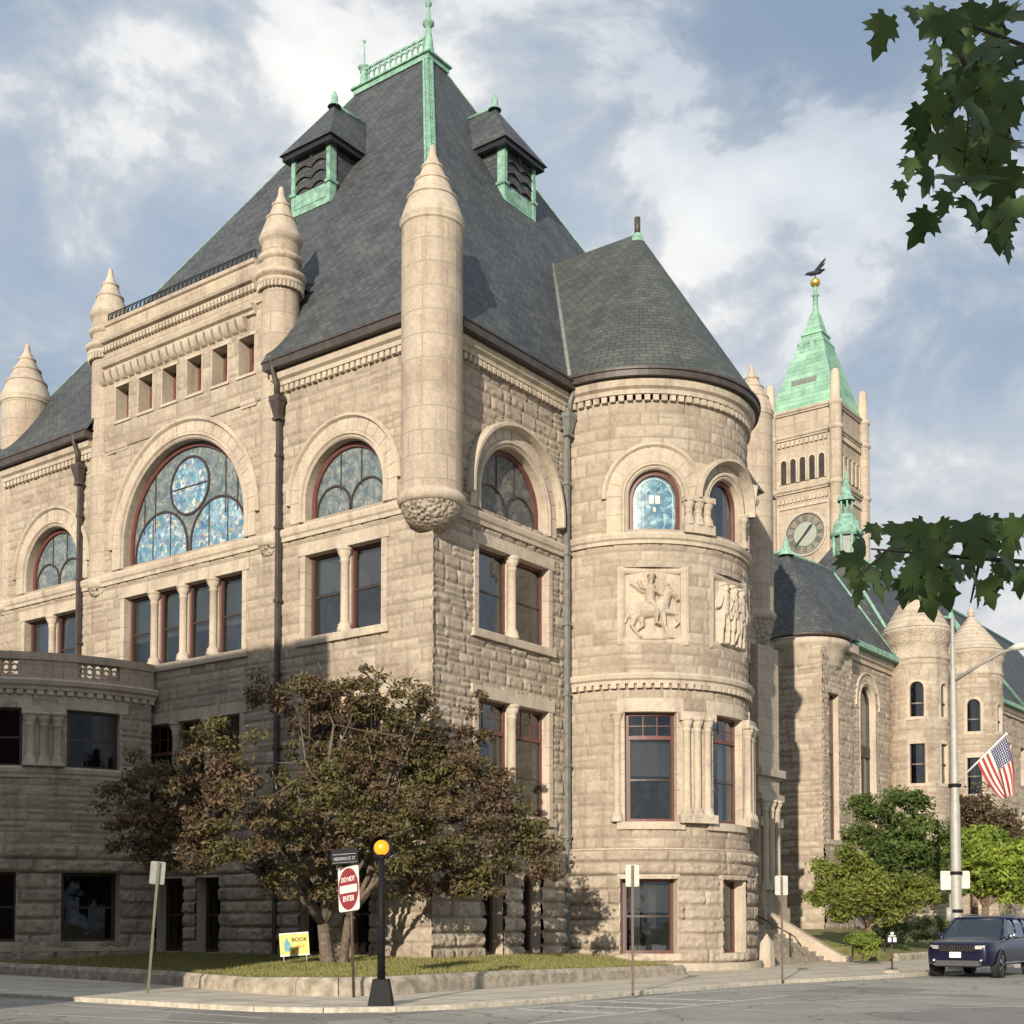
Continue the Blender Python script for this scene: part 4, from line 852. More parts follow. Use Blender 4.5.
# dormers
def dormer(mf, uc, dfront, zb, slope):
    # mf: frame whose outward axis points down the slope; dfront negative = behind the facade plane
    u0, u1 = uc - 1.12, uc + 1.12; zt = zb + 2.35; back = dfront - (zt - zb) / slope - .3
    b = MB(); b.box(mf, u0 + .05, u1 - .05, zb - .5, zt, back - .2, dfront - .06); o = b.build('dormer', 'slate', LIB)
    f = MB()
    for a, c in ((u0, u0 + .2), (u1 - .2, u1)): f.box(mf, a, c, zb - .25, zt, dfront - .35, dfront + .03)
    f.box(mf, u0 + .2, u1 - .2, zb - .25, zb + .0, dfront - .06, dfront + .02); f.box(mf, u0 + .2, u1 - .2, zb + .05, zb + .62, dfront - .05, dfront - .01)
    f.box(mf, u0 - .06, u0 + .26, zb + .6, zb + .72, dfront - .4, dfront + .09); f.box(mf, u1 - .26, u1 + .06, zb + .6, zb + .72, dfront - .4, dfront + .09)
    f.box(mf, u0 + .2, u1 - .2, zt - .2, zt, dfront - .06, dfront + .04)
    for i in range(2):
        c = u0 + .2 + (u1 - u0 - .4) * (i + .5) / 2; pts = arc(c, zt - .42, .42, 0, PI, 10)
        for p, q in zip(pts[:-1], pts[1:]): f.add([mf(p[0], p[1], dfront), mf(q[0], q[1], dfront), mf(q[0], zt - .15 + .3, dfront), mf(p[0], zt - .15 + .3, dfront)], [(0, 1, 2, 3)])
    f.build('dormer_frame', 'copper', o)
    l = MB()
    for r_ in range(3):
        zc = zb + .75 + r_ * .46
        for i in range(2):
            c = u0 + .2 + (u1 - u0 - .4) * (i + .5) / 2; k = 10
            for j in range(k):
                p0, p1 = -.45 + .9 * j / k, -.45 + .9 * (j + 1) / k; h0, h1 = .18 * math.cos(p0 / .45 * PI / 2), .18 * math.cos(p1 / .45 * PI / 2)
                l.add([mf(c + p0, zc + h0 - .1, dfront + .02), mf(c + p1, zc + h1 - .1, dfront + .02), mf(c + p1, zc + .42, dfront - .22), mf(c + p0, zc + .42, dfront - .22)], [(0, 1, 2, 3)])
    l.build('louvre', 'brown_metal', o)
    # hipped roof
    e = .38; zr_ = zt + 2.55; ru0, ru1 = u0 - e, u1 + e; df = dfront + e; ridge_f = dfront - 1.35
    bk = dfront - (zt - zb) / slope - .15; bkr = dfront - (zr_ - zb) / slope - .1
    A_, B_, C1, C2, r1, r2 = mf(ru0, zt, df), mf(ru1, zt, df), mf(ru0, zt, bk), mf(ru1, zt, bk), mf(uc, zr_, ridge_f), mf(uc, zr_, bkr)
    t = MB(); t.add([A_, B_, C1, C2, r1, r2], [(0, 1, 4), (0, 4, 5, 2), (1, 3, 5, 4), (0, 2, 3, 1)]); t.build('dormer_roof', 'slate', o)
    t = MB(); t.box(mf, ru0 + .1, ru1 - .1, zt - .22, zt - .01, bk, df - .1); t.build('dormer_cornice', 'iron', o)
    t = MB(); t.tube([Vector(r1) + Vector((0, 0, .04)), Vector(r2) + Vector((0, 0, .04))], .07, 6); p = r1; t.lathe(p[0], p[1], [(.3, zr_ - .12), (.15, zr_ + .08), (.13, zr_ + .35), (.05, zr_ + .55), (0, zr_ + .6)], 10); t.build('dormer_finial', 'copper', o)
sA = (zd - ze) / (dy0 - y0); dormer(FA, 11.25, -5.5, 31.1, sA); dormer(FB, 11.95, -5.3, 31.8, sl_)
# downpipes
def downpipe(mf, u, zt, zb=.4, mat='brown_metal', w_=.08):
    t = MB(); t.box(mf, u - w_, u + w_, zb, zt - 1.0, .10, .25)
    t.add([mf(u + a * q, z, .12 + .0 if b == 0 else .12 + q2) for (z, q, q2) in ((zt - 1.1, .12, .2), (zt - .55, .23, .32)) for a in (-1, 1) for b in (0, 1)], [(0, 1, 3, 2), (4, 5, 7, 6), (0, 1, 5, 4), (2, 3, 7, 6), (1, 3, 7, 5), (0, 2, 6, 4)])
    t.box(mf, u - .25, u + .25, zt - .55, zt - .35, .1, .45); t.box(mf, u - .18, u + .18, zt - 1.2, zt - 1.1, .1, .36)
    p = [mf(u, zt - .3, .3), mf(u, zt + .1, .32), mf(u, zt + .5, .5), mf(u, zt + .85, .55)]; t.tube([tuple(q) for q in p], .09, 8)
    for z in np.arange(zb + 2, zt - 2, 2.6): t.box(mf, u - w_ - .04, u + w_ + .04, z, z + .12, .05, .28)
    t.build('downpipe', mat, LIB)
downpipe(FA, 6.95, 20.5); downpipe(FA, 18.6, 20.5); downpipe(FB, 7.45, 20.6, .0, 'grey_metal')
# ---- big round bay on the left
LC = (-21, 0); LR = 7.2; m2 = Cyl(*LC, LR); D2 = lambda a: R_(a) * LR
win1 = [(-27.8, -12.3), (-55, -39.8), (-82, -67)]; win0 = [(-28.8, -12.2), (-56, -40.7), (-83, -67)]
relief_wall('left_bay_wall', m2, D2(-178), D2(-2), 3.9, 10.0, [('r', D2(a), D2(b), 7.2, 9.33) for a, b in win1], LIB, amp=.045, seed=41, courses=(.4, .5))
relief_wall('left_bay_base_wall', Cyl(*LC, 7.32), 7.32 * R_(-178), 7.32 * R_(-1), 0, 3.35, [('r', 7.32 * R_(a), 7.32 * R_(b), .85, 3.35) for a, b in win0], LIB, amp=.09, seed=42, courses=(.5, .62), widths=(1.4, 2.4), split=0)
relief_wall('left_bay_lintel_course', Cyl(*LC, 7.36), 7.36 * R_(-178), 7.36 * R_(-1), 3.35, 4.35, [], LIB, amp=.14, seed=43, courses=(.95, 1), widths=(2., 3.2), split=0)
t = MB(); t.box(m2, D2(-178), D2(-1), 4.35, 4.4, -.2, .18); t.box(m2, D2(-178), D2(-1), .5, .85, -.3, .26); t.build('left_bay_plinth', 'dressed', LIB)
string_course(m2, LIB, D2(-178), D2(-1), 6.8, 7.2, .2); string_course(m2, LIB, D2(-178), D2(-1), 10.0, 10.4, .3, 'cornice'); dentils(m2, LIB, D2(-178), D2(-1), 9.82, 9.98, .0, .16, .34)
t = MB()
pans = [(-25, -12.5), (-53, -41.4), (-82, -69)]; last = -178
for a, b in sorted(pans): t.box(m2, D2(last), D2(a), 10.4, 11.1, -.3, .02); last = b
t.box(m2, D2(last), D2(-1), 10.4, 11.1, -.3, .02)
for a, b in pans: t.box(m2, D2(a), D2(b), 10.4, 10.55, -.3, .0)
t.box(m2, D2(-178), D2(-1), 11.1, 11.38, -.36, .08); t.build('terrace_parapet', 'drum', LIB)
for a, b in pans:
    t = MB(); k = 5
    for i in range(k):
        q0 = D2(a) + (D2(b) - D2(a)) * i / k; q1 = q0 + (D2(b) - D2(a)) / k; c = (q0 + q1) / 2
        t.box(m2, q0 - .02, q0 + .02, 10.55, 11.1, -.18, -.08, n=1); t.sweep(m2, arc(c, 10.82, .12, 0, 2 * PI, 12)[:-1], rectprof(-.03, .03, -.17, -.09), closed=True)
        for s in (-1, 1):
            for s2 in (-1, 1): t.sweep(m2, [(c + s * .1, 10.82 + s2 * .1), (c + s * .27, 10.82 + s2 * .26)], rectprof(-.025, .025, -.16, -.10))
    t.build('pierced_panel', 'dressed', LIB)
t = MB(); t.lathe(*LC, [(0, 10.3), (7.1, 10.3)], 40, R_(-180), 0); t.build('terrace_roof', 'grey_metal', LIB)
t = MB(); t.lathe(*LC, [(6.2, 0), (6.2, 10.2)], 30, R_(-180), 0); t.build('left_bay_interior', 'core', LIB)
for (a, b) in win1:
    t = MB(); t.box(m2, D2(a) - .06, D2(a), 7.2, 9.33, -.35, .05); t.box(m2, D2(b), D2(b) + .06, 7.2, 9.33, -.35, .05); t.box(m2, D2(a) - .3, D2(b) + .3, 9.33, 9.8, -.35, .07); t.build('window_surround', 'dressed', LIB)
    sash_window(m2, LIB, D2(a), D2(b), 7.2, 9.33, -.25, 'darkframe', 'glass_dim', blind=0)
for (a, b) in win0:
    t = MB(); t.box(m2, D2(a) - .05, D2(a), .85, 3.35, -.35, .18); t.box(m2, D2(b), D2(b) + .05, .85, 3.35, -.35, .18); t.build('window_surround', 'dressed', LIB)
    sash_window(m2, LIB, D2(a), D2(b), .85, 3.35, -.28, 'darkframe', 'glass_dim', blind=0)
for mid in (-34, -61, -6.5):
    if mid == -6.5: continue
    t = MB(); t.box(m2, D2(mid) - .68, D2(mid) + .68, 7.2, 9.1, -.1, .06); t.box(m2, D2(mid) - .74, D2(mid) + .74, 9.1, 9.4, -.1, .3); t.build('pier', 'dressed', LIB)
    for s in (-1, 0, 1): colonette(m2, LIB, D2(mid) + s * .46, 7.2, 9.15, .14, .16)
# entrance side: pier with clustered shafts, steps
t = MB(); t.wbox(.12, .55, 22.2, 24.3, -.3, 14.2); t.wbox(.1, .8, 22.0, 24.5, 8.2, 8.55); t.wbox(.1, .75, 22.05, 24.45, 7.1, 7.4); t.wbox(.1, .9, 21.9, 24.6, -.3, 2.2); t.wbox(.1, .8, 22, 24.5, 2.2, 3.0); t.wbox(.1, .7, 22.1, 24.4, 5.9, 6.3); t.build('entrance_pier', 'drum', LIB)
for y in (22.5, 23.1, 23.7): colonette(FB, LIB, y, 3.0, 7.1, .7, .16)
t = MB(); 
for i in range(9): t.wbox(-.3, 3.9 - i * .36, 16.2, 22.3, -.3 + i * .19, -.3 + (i + 1) * .19)
t.build('entrance_steps', 'concrete_wall', LIB)
t = MB(); pr = [(4.7, -.3), (4.7, .05), (4.3, .12), (.9, 2.0), (.9, -.3)]
for yy in (22.3,):
    a = [(x, yy, z) for x, z in pr]; b = [(x, yy + .45, z) for x, z in pr]; t.add(a + b, [tuple(range(5)), tuple(range(9, 4, -1))] + [(i, (i + 1) % 5, 5 + (i + 1) % 5, 5 + i) for i in range(5)])
t.build('stair_cheek_wall', 'dressed', LIB, .02)
t = MB(); t.tube([(3.3, 19.4, -.1), (3.3, 19.4, 1.1)], .035, 8); t.tube([(1.5, 19.4, 1.0), (1.5, 19.4, 2.0)], .03, 8); t.tube([(3.8, 19.4, .55), (3.5, 19.4, .95), (.6, 19.4, 2.45)], .03, 8); t.build('handrail', 'iron', LIB)
# ================================================================== CITY HALL (beyond the library)
CH = thing('city_hall', 'granite city hall with green copper clock tower and round turrets beyond the library', 'building')
fh = np.array([-.599, .8007, 0.]); rv = np.array([.8007, .599, 0.]); CAM = np.array([27.22, -32.08, 1.6])
WX = Flat((0, 0, 0), (0, 1, 0), (1, 0, 0))
def PX(x): return Flat((x, 0, 0), (0, 1, 0), (1, 0, 0))
def PY(y): return Flat((0, y, 0), (-1, 0, 0), (0, -1, 0))
relief_wall('wing_end_wall', PY(37.5), 3.0, 16, -.3, 17.2, [], CH, amp=.06, du=.09, seed=51)
relief_wall('wing_wall', PX(-3.0), 37.5, 41.6, -.3, 17.2, [('r', 38.2, 39.6, 6.2, 14.6)], CH, amp=.07, du=.08, seed=52)
rect_trim(PX(-3.0), CH, 38.2, 39.6, 6.2, 14.6, side=.3, depth=.6); sash_window(PX(-3.0), CH, 38.25, 39.55, 6.2, 14.6, -.35, transom=11.2, blind=.3)
t = MB(); t.wbox(-9, -3.06, 41.5, 41.6, -.3, 17.2); t.wbox(-15.9, -3.8, 38.2, 41.4, -.3, 17); t.build('pavilion_core', 'core', CH)
relief_wall('wing_wall', PX(-3.5), 41.6, 56, -.3, 17.2, [('a', 45.2, 1.35, 3.2, 14.9)], CH, amp=.07, du=.09, seed=53)
arch_trim(PX(-3.5), CH, 45.2, 1.05, 3.2, 14.9, 1.9, depth=.5, nv=11, lower=14.6); f = MB(); f.sweep(PX(-3.5), archpath(45.2, .98, 3.3, 14.9), rectprof(-.08, .1, -.4, -.25))
f.box(PX(-3.5), 44.2, 46.2, 11.6, 12.3, -.4, -.2); f.box(PX(-3.5), 45.12, 45.28, 3.3, 11.6, -.4, -.25); f.box(PX(-3.5), 44.2, 46.2, 7.4, 7.6, -.4, -.24); w_ = f.build('window', 'darkframe', CH)
f = MB(); fill_arch(f, PX(-3.5), 45.2, 1.0, 3.2, 14.9, -.33); f.build('pane', 'glass', w_)
t = MB(); t.wbox(-15, -4.8, 42, 56, -.3, 17); t.build('wing_core', 'core', CH)
string_course(PX(-3.5), CH, 41.5, 49.5, 17.2, 17.9, .4, 'cornice'); t = MB(); t.box(PX(-3.5), 41.6, 49.5, 17.9, 18.25, .1, .75); t.build('gutter', 'copper', CH)
# rounded pavilion corner under the eaves
t = MB(); t.lathe(-4.7, 39.2, [(.5, 14.6), (1.1, 14.9), (1.6, 15.6), (1.85, 16.2)], 32); t.build('corner_corbel', 'carved', CH)
t = MB(); t.lathe(-4.75, 39.25, [(1.85, 16.1), (2.0, 16.2), (2.0, 16.6), (2.15, 16.75), (2.15, 17.1), (2.45, 17.3), (2.5, 17.6), (2.3, 17.7)], 40); t.box(PY(37.5), 4.7, 16, 17.2, 17.7, -.1, .5); t.box(PX(-3.), 39.2, 41.6, 17.2, 17.7, -.1, .5); t.build('cornice', 'dressed', CH)
t = MB(); t.lathe(-4.75, 39.25, [(2.5, 17.7), (2.62, 17.72), (2.62, 17.9), (2.4, 17.95)], 40); t.build('gutter', 'brown_metal', CH)
t = MB(); rz = 23.7; ev = 17.9
pts = [(-16, 36.9, ev), (-5.5, 36.9, ev), (-4.2, 37.1, ev), (-3.2, 37.6, ev), (-2.55, 38.6, ev), (-2.4, 39.6, ev), (-2.4, 41.7, ev), (-2.8, 41.7, ev + .1), (-2.8, 49.0, ev + .1)]
R1, R2 = (-6.4, 40.2, rz), (-6.4, 47.2, rz + .2)
for a, b in zip(pts[:-1], pts[1:]):
    if a[1] < 37: t.poly([a, b, R1, (-14, 40.2, rz)]) if a[0] < -6 else t.poly([a, b, R1])
    elif a[1] < 41.6: t.poly([a, b, R1])
    elif a[1] > 41.69 and b[1] > 42: t.poly([a, b, R2, R1])
    else: t.poly([a, b, R1])
t.poly([pts[-1], (-10, 49, ev), R2]); t.build('wing_roof', 'slate', CH)
t = MB(); t.tube([R1, R2], .12, 6); t.tube([R2, (-2.9, 49.0, ev + .2)], .10, 6); t.tube([(-14, 40.2, rz), R1], .1, 6); t.lathe(R1[0], R1[1], [(.5, rz - .3), (.2, rz + .3), (.08, rz + .8), (0, rz + 1)], 8); t.build('ridge_flashing', 'copper', CH)
# round entrance turrets
def ch_turret(cx, cy, r, zf0, zf1, zc, tip, wins):
    mm = Cyl(cx, cy, r); o = relief_wall('round_turret', mm, r * R_(-150), r * R_(60), -.3, zf0, [('a' if a_ else 'r', r * R_(an), w_, z0, z1) if a_ else ('r', r * R_(an) - w_, r * R_(an) + w_, z0, z1) for an, w_, z0, z1, a_ in wins], CH, amp=.05, du=.09, seed=int(cy))
    t = MB(); t.lathe(cx, cy, [(r - .6, -.3), (r - .6, zf0)], 20); t.build('turret_core', 'core', o)
    for an, w_, z0, z1, a_ in wins:
        u = r * R_(an); f = MB(); g_ = MB()
        if a_: f.sweep(mm, archpath(u, w_ - .16, z0, z1, 12), rectprof(-.22, .0, -.28, .04)); g_.box(mm, u - w_ + .2, u + w_ - .2, z0, z1, -.22, -.2); fill_arch(g_, mm, u, w_ - .16, z0, z1, -.2, 10)
        else:
            for q in (-1, 1): a, b = sorted((u + q * w_, u + q * (w_ - .14))); f.box(mm, a, b, z0, z1, -.28, .04)
            f.box(mm, u - w_, u + w_, z1 - .1, z1 + .25, -.28, .05); g_.box(mm, u - w_ + .1, u + w_ - .1, z0, z1, -.22, -.2)
        f.box(mm, u - w_ - .1, u + w_ + .1, z0 - .2, z0, -.28, .08); f.build('window_surround', 'dressed', o)
        g_.build('window', 'glass', o); h = MB(); h.box(mm, u - w_ + .1, u + w_ - .1, z0 + (z1 - z0) * .45, z0 + (z1 - z0) * .45 + .09, -.2, -.1); h.build('window_bar', 'darkframe', o)
        if not a_: h = MB(); h.box(mm, u - w_ + .12, u + w_ - .12, z0 + (z1 - z0) * .5, z1 - .1, -.45, -.4); h.build('blind', 'white', o)
    t = MB(); t.lathe(cx, cy, [(r, zf0 - .05), (r + .1, zf0), (r + .12, zf0 + .15), (r + .03, zf0 + .25), (r + .03, zf1 - .25), (r + .1, zf1 - .2), (r + .1, zf1 - .1), (r + .16, zf1), (r + .16, zc - .35), (r + .26, zc - .25), (r + .28, zc - .05), (r + .2, zc)], 48)
    t.build('turret_cornice', 'frieze', o)
    t = MB(); pr = []; k = 9
    for i in range(k): f0 = i / k; ra = (r + .22) * (1 - f0) + .12 * f0; rb = (r + .22) * (1 - (i + 1) / k) + .12 * (i + 1) / k; za = zc + (tip - zc) * f0; zb = zc + (tip - zc) * (i + 1) / k; pr += [(ra + .05, za), (rb + .02, zb)]
    t.lathe(cx, cy, pr + [(.2, tip), (.26, tip + .3), (.1, tip + .6), (0, tip + .8)], 48, smooth=False); t.build('stone_cone', 'dressed', o)
ch_turret(-2.3, 50.75, 1.9, 18.1, 19.35, 20.1, 23.5, [(-72, .58, 14.4, 16.2, True), (-72, .6, 10.2, 12.8, False), (-72, .6, 5.6, 8.4, False), (-14, .5, 14.4, 16.2, True), (-14, .5, 10.2, 12.8, False)])
ch_turret(-2.05, 60.95, 2.0, 18.6, 19.75, 20.35, 23.0, [(-70, .6, 14.6, 16.4, True), (-70, .62, 10.3, 12.9, False), (-10, .5, 14.6, 16.2, True), (-10, .5, 10.3, 12.9, False)])
relief_wall('link_wall', PX(-2.9), 51, 62, -.3, 17, [], CH, amp=.05, du=.12, seed=61)
RH = [('r', y, y + 1.3, z, z + 3.1) for y in (64.6, 66.7, 70.5, 72.6, 76.4, 78.5) for z in (2.2, 7.2, 12.4)]
relief_wall('right_wing_wall', PX(-3.2), 62, 100, -.3, 17.6, RH, CH, amp=.06, du=.13, seed=62)
for h in RH:
    if h[1] % 1 < .65 or True:
        t = MB(); t.box(PX(-3.2), h[1] - .2, h[1], h[3], h[4], -.4, .05); t.box(PX(-3.2), h[2], h[2] + .2, h[3], h[4], -.4, .05); t.box(PX(-3.2), h[1] - .3, h[2] + .3, h[4], h[4] + .4, -.4, .06); t.build('window_surround', 'dressed', CH)
        t = MB(); t.box(PX(-3.2), h[1], h[2], h[3], h[4], -.34, -.3); t.build('window', 'glass', CH)
t = MB(); t.wbox(-15, -4.2, 56, 100, -.3, 17.4); t.build('right_wing_core', 'core', CH)
string_course(PX(-3.2), CH, 62, 100, 17.6, 18.2, .4, 'cornice'); t = MB(); t.box(PX(-3.2), 62, 100, 18.2, 18.5, .1, .7); t.build('gutter', 'copper', CH)
roofpoly('main_roof', [[(-2.6, 49.2, 18.2), (-2.6, 100, 18.4), (-9, 96, 27.6), (-9, 53.5, 27.6)], [(-2.6, 49.2, 18.2), (-9, 53.5, 27.6), (-16, 49.2, 18.2)]], 'slate', parent=CH)
t = MB(); t.tube([(-2.6, 49.2, 18.3), (-9, 53.5, 27.7)], .12, 6); t.tube([(-9, 53.5, 27.7), (-9, 96, 27.7)], .16, 6)
# cross gable roof with green edges further along
for s in ((-6.5, 77.0, 2.6),):
    pass
t.tube([(-2.5, 66, 18.6), (-6.6, 70.5, 25.4)], .14, 6); t.tube([(-2.5, 75, 18.6), (-6.6, 70.5, 25.4)], .14, 6); t.tube([(-6.6, 70.5, 25.4), (-9, 70.5, 25.4)], .12, 6); t.lathe(-6.6, 70.5, [(.3, 25.2), (.1, 25.9), (0, 26.6)], 8)
t.build('ridge_flashing', 'copper', CH)
roofpoly('cross_roof', [[(-2.5, 66, 18.5), (-2.5, 75, 18.5), (-6.6, 70.5, 25.3)], [(-2.5, 66, 18.5), (-6.6, 70.5, 25.3), (-12, 70.5, 25.3), (-12, 66, 18.5)], [(-2.5, 75, 18.5), (-6.6, 70.5, 25.3), (-12, 70.5, 25.3), (-12, 75, 18.5)]], 'slate', parent=CH)
# cupola
cx, cy = -8.2, 53.8
t = MB(); t.lathe(cx, cy, [(1.75, 23.6), (1.5, 24.4), (1.15, 25.6), (.98, 26.2), (1.15, 26.3)], 8, smooth=False); cup = t.build('cupola', 'copper', CH)
t = MB(); t.lathe(cx, cy, [(.84, 26.3), (.84, 28.1)], 8, smooth=False); t.build('louvre', 'grey_metal', cup)
t = MB()
for i in range(8): a = 2 * PI * i / 8; t.tube([(cx + .92 * math.cos(a), cy + .92 * math.sin(a), 26.3), (cx + .92 * math.cos(a), cy + .92 * math.sin(a), 28.1)], .11, 6)
t.lathe(cx, cy, [(1.0, 28.0), (1.15, 28.15), (1.15, 28.3), (.95, 28.5), (.85, 29.0), (.6, 29.35), (.5, 29.4)], 16); t.lathe(cx, cy, [(.5, 29.35), (.5, 29.6), (.3, 29.62)], 12)
for i in range(6): a = 2 * PI * i / 6; t.tube([(cx + .42 * math.cos(a), cy + .42 * math.sin(a), 29.5), (cx + .42 * math.cos(a), cy + .42 * math.sin(a), 30.6)], .07, 6)
t.lathe(cx, cy, [(.6, 30.55), (.6, 30.7), (.42, 30.9), (.12, 32.2), (.05, 32.7), (0, 33.1)], 12); t.build('cupola_spire', 'copper', cup)
# clock tower
TX, TY, TH = -19.7, 75.3, 2.95
m3 = Flat((TX, TY - TH, 0), (1, 0, 0), (0, -1, 0)); m4 = Flat((TX + TH, TY, 0), (0, 1, 0), (1, 0, 0))
t = MB(); t.wbox(TX - TH, TX + TH, TY - TH, TY + TH, 0, 45.3); tw = t.build('clock_tower', 'drum', CH)
t = MB()
for mm in (m3, m4):
    string_course(mm, tw, -TH, TH, 38.4, 38.8, .35); string_course(mm, tw, -TH, TH, 43.1, 43.5, .3); string_course(mm, tw, -TH, TH, 45.3, 45.7, .3, 'cornice')
    dentils(mm, tw, -TH + .6, TH - .6, 42.55, 42.95, .0, .18, .4); dentils(mm, tw, -TH + .6, TH - .6, 37.6, 37.95, .0, .15, .35)
    for i in range(5):
        c = -1.75 + .87 * i; q = MB(); q.sweep(mm, archpath(c, .27, 39.3, 41.1, 10), rectprof(-.14, 0, 0, .14)); q.build('arch_surround', 'dressed', tw)
        q = MB(); fill_arch(q, mm, c, .27, 39.3, 41.1, .012, 8); q.build('belfry_shade_sheet', 'core', tw)  # flat dark sheet on the solid wall paints the shade inside the arch
q = MB(); q.sweep(m3, [(-2.3, 31.8), (-2.3, 37.2), (2.3, 37.2), (2.3, 31.8)], rectprof(-.12, .1, 0, .12)); q.build('panel_frame', 'dressed', tw)
fc = .15; fz = 34.7; fr = 1.75
q = MB(); q.sweep(m3, arc(fc, fz, fr, 0, 2 * PI, 48)[:-1], [(-.2, 0), (-.2, .12), (-.1, .18), (0, .12), (0, 0)], closed=True); cf = q.build('clock_face', 'dressed', tw)
M['dial'] = plain('clock_dial', (.30, .33, .275), .6, 0, .1); M['dial_band'] = plain('dial_band', (.20, .19, .155), .6, 0, .15); M['numeral'] = plain('clock_numerals', (.07, .06, .05), .6, 0, .1)
def disc(r0, r1, d, mat, nm):
    q = MB(); k = 48
    vs = [m3(fc + r * math.cos(2 * PI * i / k), fz + r * math.sin(2 * PI * i / k), d) for i in range(k) for r in (r0, r1)]
    q.add(vs, [(2 * i, 2 * i + 1, (2 * i + 3) % (2 * k), (2 * i + 2) % (2 * k)) for i in range(k)]); return q.build(nm, mat, cf) 
disc(.001, 1.06, .03, 'dial', 'dial'); disc(1.06, 1.72, .03, 'dial_band', 'numeral_band')
q = MB()
def stroke(a, b, wd):
    a, b = np.array(a), np.array(b); tt = (b - a) / np.linalg.norm(b - a); nn = np.array([-tt[1], tt[0]]) * wd
    q.add([m3(fc + p[0], fz + p[1], .05) for p in (a - nn, a + nn, b + nn, b - nn)], [(0, 1, 2, 3)])
for hr, st in enumerate(['XII', 'I', 'II', 'III', 'IIII', 'V', 'VI', 'VII', 'VIII', 'IX', 'X', 'XI']):
    a = PI / 2 - hr * PI / 6; rad = np.array([math.cos(a), math.sin(a)]); tan = np.array([math.sin(a), -math.cos(a)]); wds = {'I': .12, 'V': .24, 'X': .24}; tot = sum(wds[c] for c in st); x = -tot / 2
    for c in st:
        xc = x + wds[c] / 2; x += wds[c]; lo, hi = 1.12, 1.6
        if c == 'I': stroke(rad * lo + tan * xc, rad * hi + tan * xc, .034)
        elif c == 'V': stroke(rad * lo + tan * xc, rad * hi + tan * (xc - .09), .032); stroke(rad * lo + tan * xc, rad * hi + tan * (xc + .09), .024)
        else: stroke(rad * lo + tan * (xc - .09), rad * hi + tan * (xc + .09), .024); stroke(rad * lo + tan * (xc + .09), rad * hi + tan * (xc - .09), .032)
q.build('numerals', 'numeral', cf)
q = MB()
q.sweep(m3, arc(fc, fz, 1.06, 0, 2 * PI, 40)[:-1], rectprof(-.03, 0, .03, .055), closed=True); q.sweep(m3, arc(fc, fz, 1.68, 0, 2 * PI, 40)[:-1], rectprof(-.04, 0, .03, .055), closed=True); q.build('dial_ring', 'bronze', cf)
q = MB()
def hand(ang, ln, wd, dd):
    a = R_(ang); v = np.array([math.sin(a), math.cos(a)]); n_ = np.array([v[1], -v[0]]); p = [(-.35, wd * .7), (ln * .7, wd), (ln, 0.012)]
    q.add([m3(fc + v[0] * s + n_[0] * w_, fz + v[1] * s + n_[1] * w_, dd) for s, w_ in p] + [m3(fc + v[0] * s - n_[0] * w_, fz + v[1] * s - n_[1] * w_, dd) for s, w_ in p[::-1]], [(0, 1, 2, 3, 4, 5)])
hand(222, 1.55, .10, .10); hand(42, 1.05, .13, .08); q.build('clock_hands', 'bronze', cf)
for sx in (-1, 1):
    for sy in (-1, 1):
        if sx == -1 and sy == 1: continue
        x, y = TX + sx * (TH + .05), TY + sy * (TH + .05); t = MB(); t.lathe(x, y, [(.52, 0), (.52, 45.2)], 20); o = t.build('corner_buttress', 'drum', tw)
        t = MB(); t.lathe(x, y, [(.52, 45.2), (.62, 45.3), (.62, 45.6), (.42, 45.7), (.40, 47.7), (.38, 48.0), (.26, 48.3), (0, 48.42)], 20)
        for z in (38.4, 43.1): t.lathe(x, y, [(.52, z), (.66, z + .1), (.66, z + .35), (.52, z + .45)], 20)
        t.build('pinnacle', 'dressed', tw)
t = MB()
def frus(h0, z0, h1, z1):
    a = [(TX + sx * h0, TY + sy * h0, z0) for sx, sy in ((-1, -1), (1, -1), (1, 1), (-1, 1))]; b = [(TX + sx * h1, TY + sy * h1, z1) for sx, sy in ((-1, -1), (1, -1), (1, 1), (-1, 1))]
    t.add(a + b, [(i, (i + 1) % 4, 4 + (i + 1) % 4, 4 + i) for i in range(4)] + [(0, 1, 2, 3), (4, 5, 6, 7)])
frus(3.05, 45.6, 1.2, 52.0); frus(1.25, 52.0, 1.2, 52.25); frus(1.05, 52.25, .88, 52.9); frus(1.0, 52.9, .95, 53.1); frus(.8, 53.1, .35, 55.0)
frus(.48, 51.9, .48, 51.91)
sp = t.build('spire', 'copper_sheet', tw)
t = MB(); t.wbox(TX - 1.3, TX + 1.0, TY - 2.35, TY - 1.0, 47.9, 48.5); t.build('spire_vent', 'grey_metal', tw)
t = MB(); t.wbox(TX + .1, TX + .5, TY - 1.45, TY - .8, 51.2, 52.1); t.wbox(TX - .9, TX - .5, TY - 1.45, TY - .8, 51.2, 52.1)
t.lathe(TX, TY, [(.34, 55.0), (.24, 55.5), (.2, 56.6), (.32, 56.65), (.32, 56.75), (.18, 56.8), (.16, 57.5)], 12); t.build('spire_mast', 'copper', tw)
t = MB(); t.ball((TX, TY, 57.85), .45, 18, .9); t.build('gilded_ball', 'gold', tw)
t = MB(); ez = 58.55; ex = TX; 
t.tube([(ex, TY, 58.2), (ex, TY, ez)], .05, 6); t.tube([(ex - 1.0, TY, ez + .28), (ex - .7, TY, ez + .3), (ex - .4, TY, ez + .22), (ex + .4, TY, ez + .15), (ex + .9, TY, ez + .25)], [.03, .13, .2, .2, .06], 8)
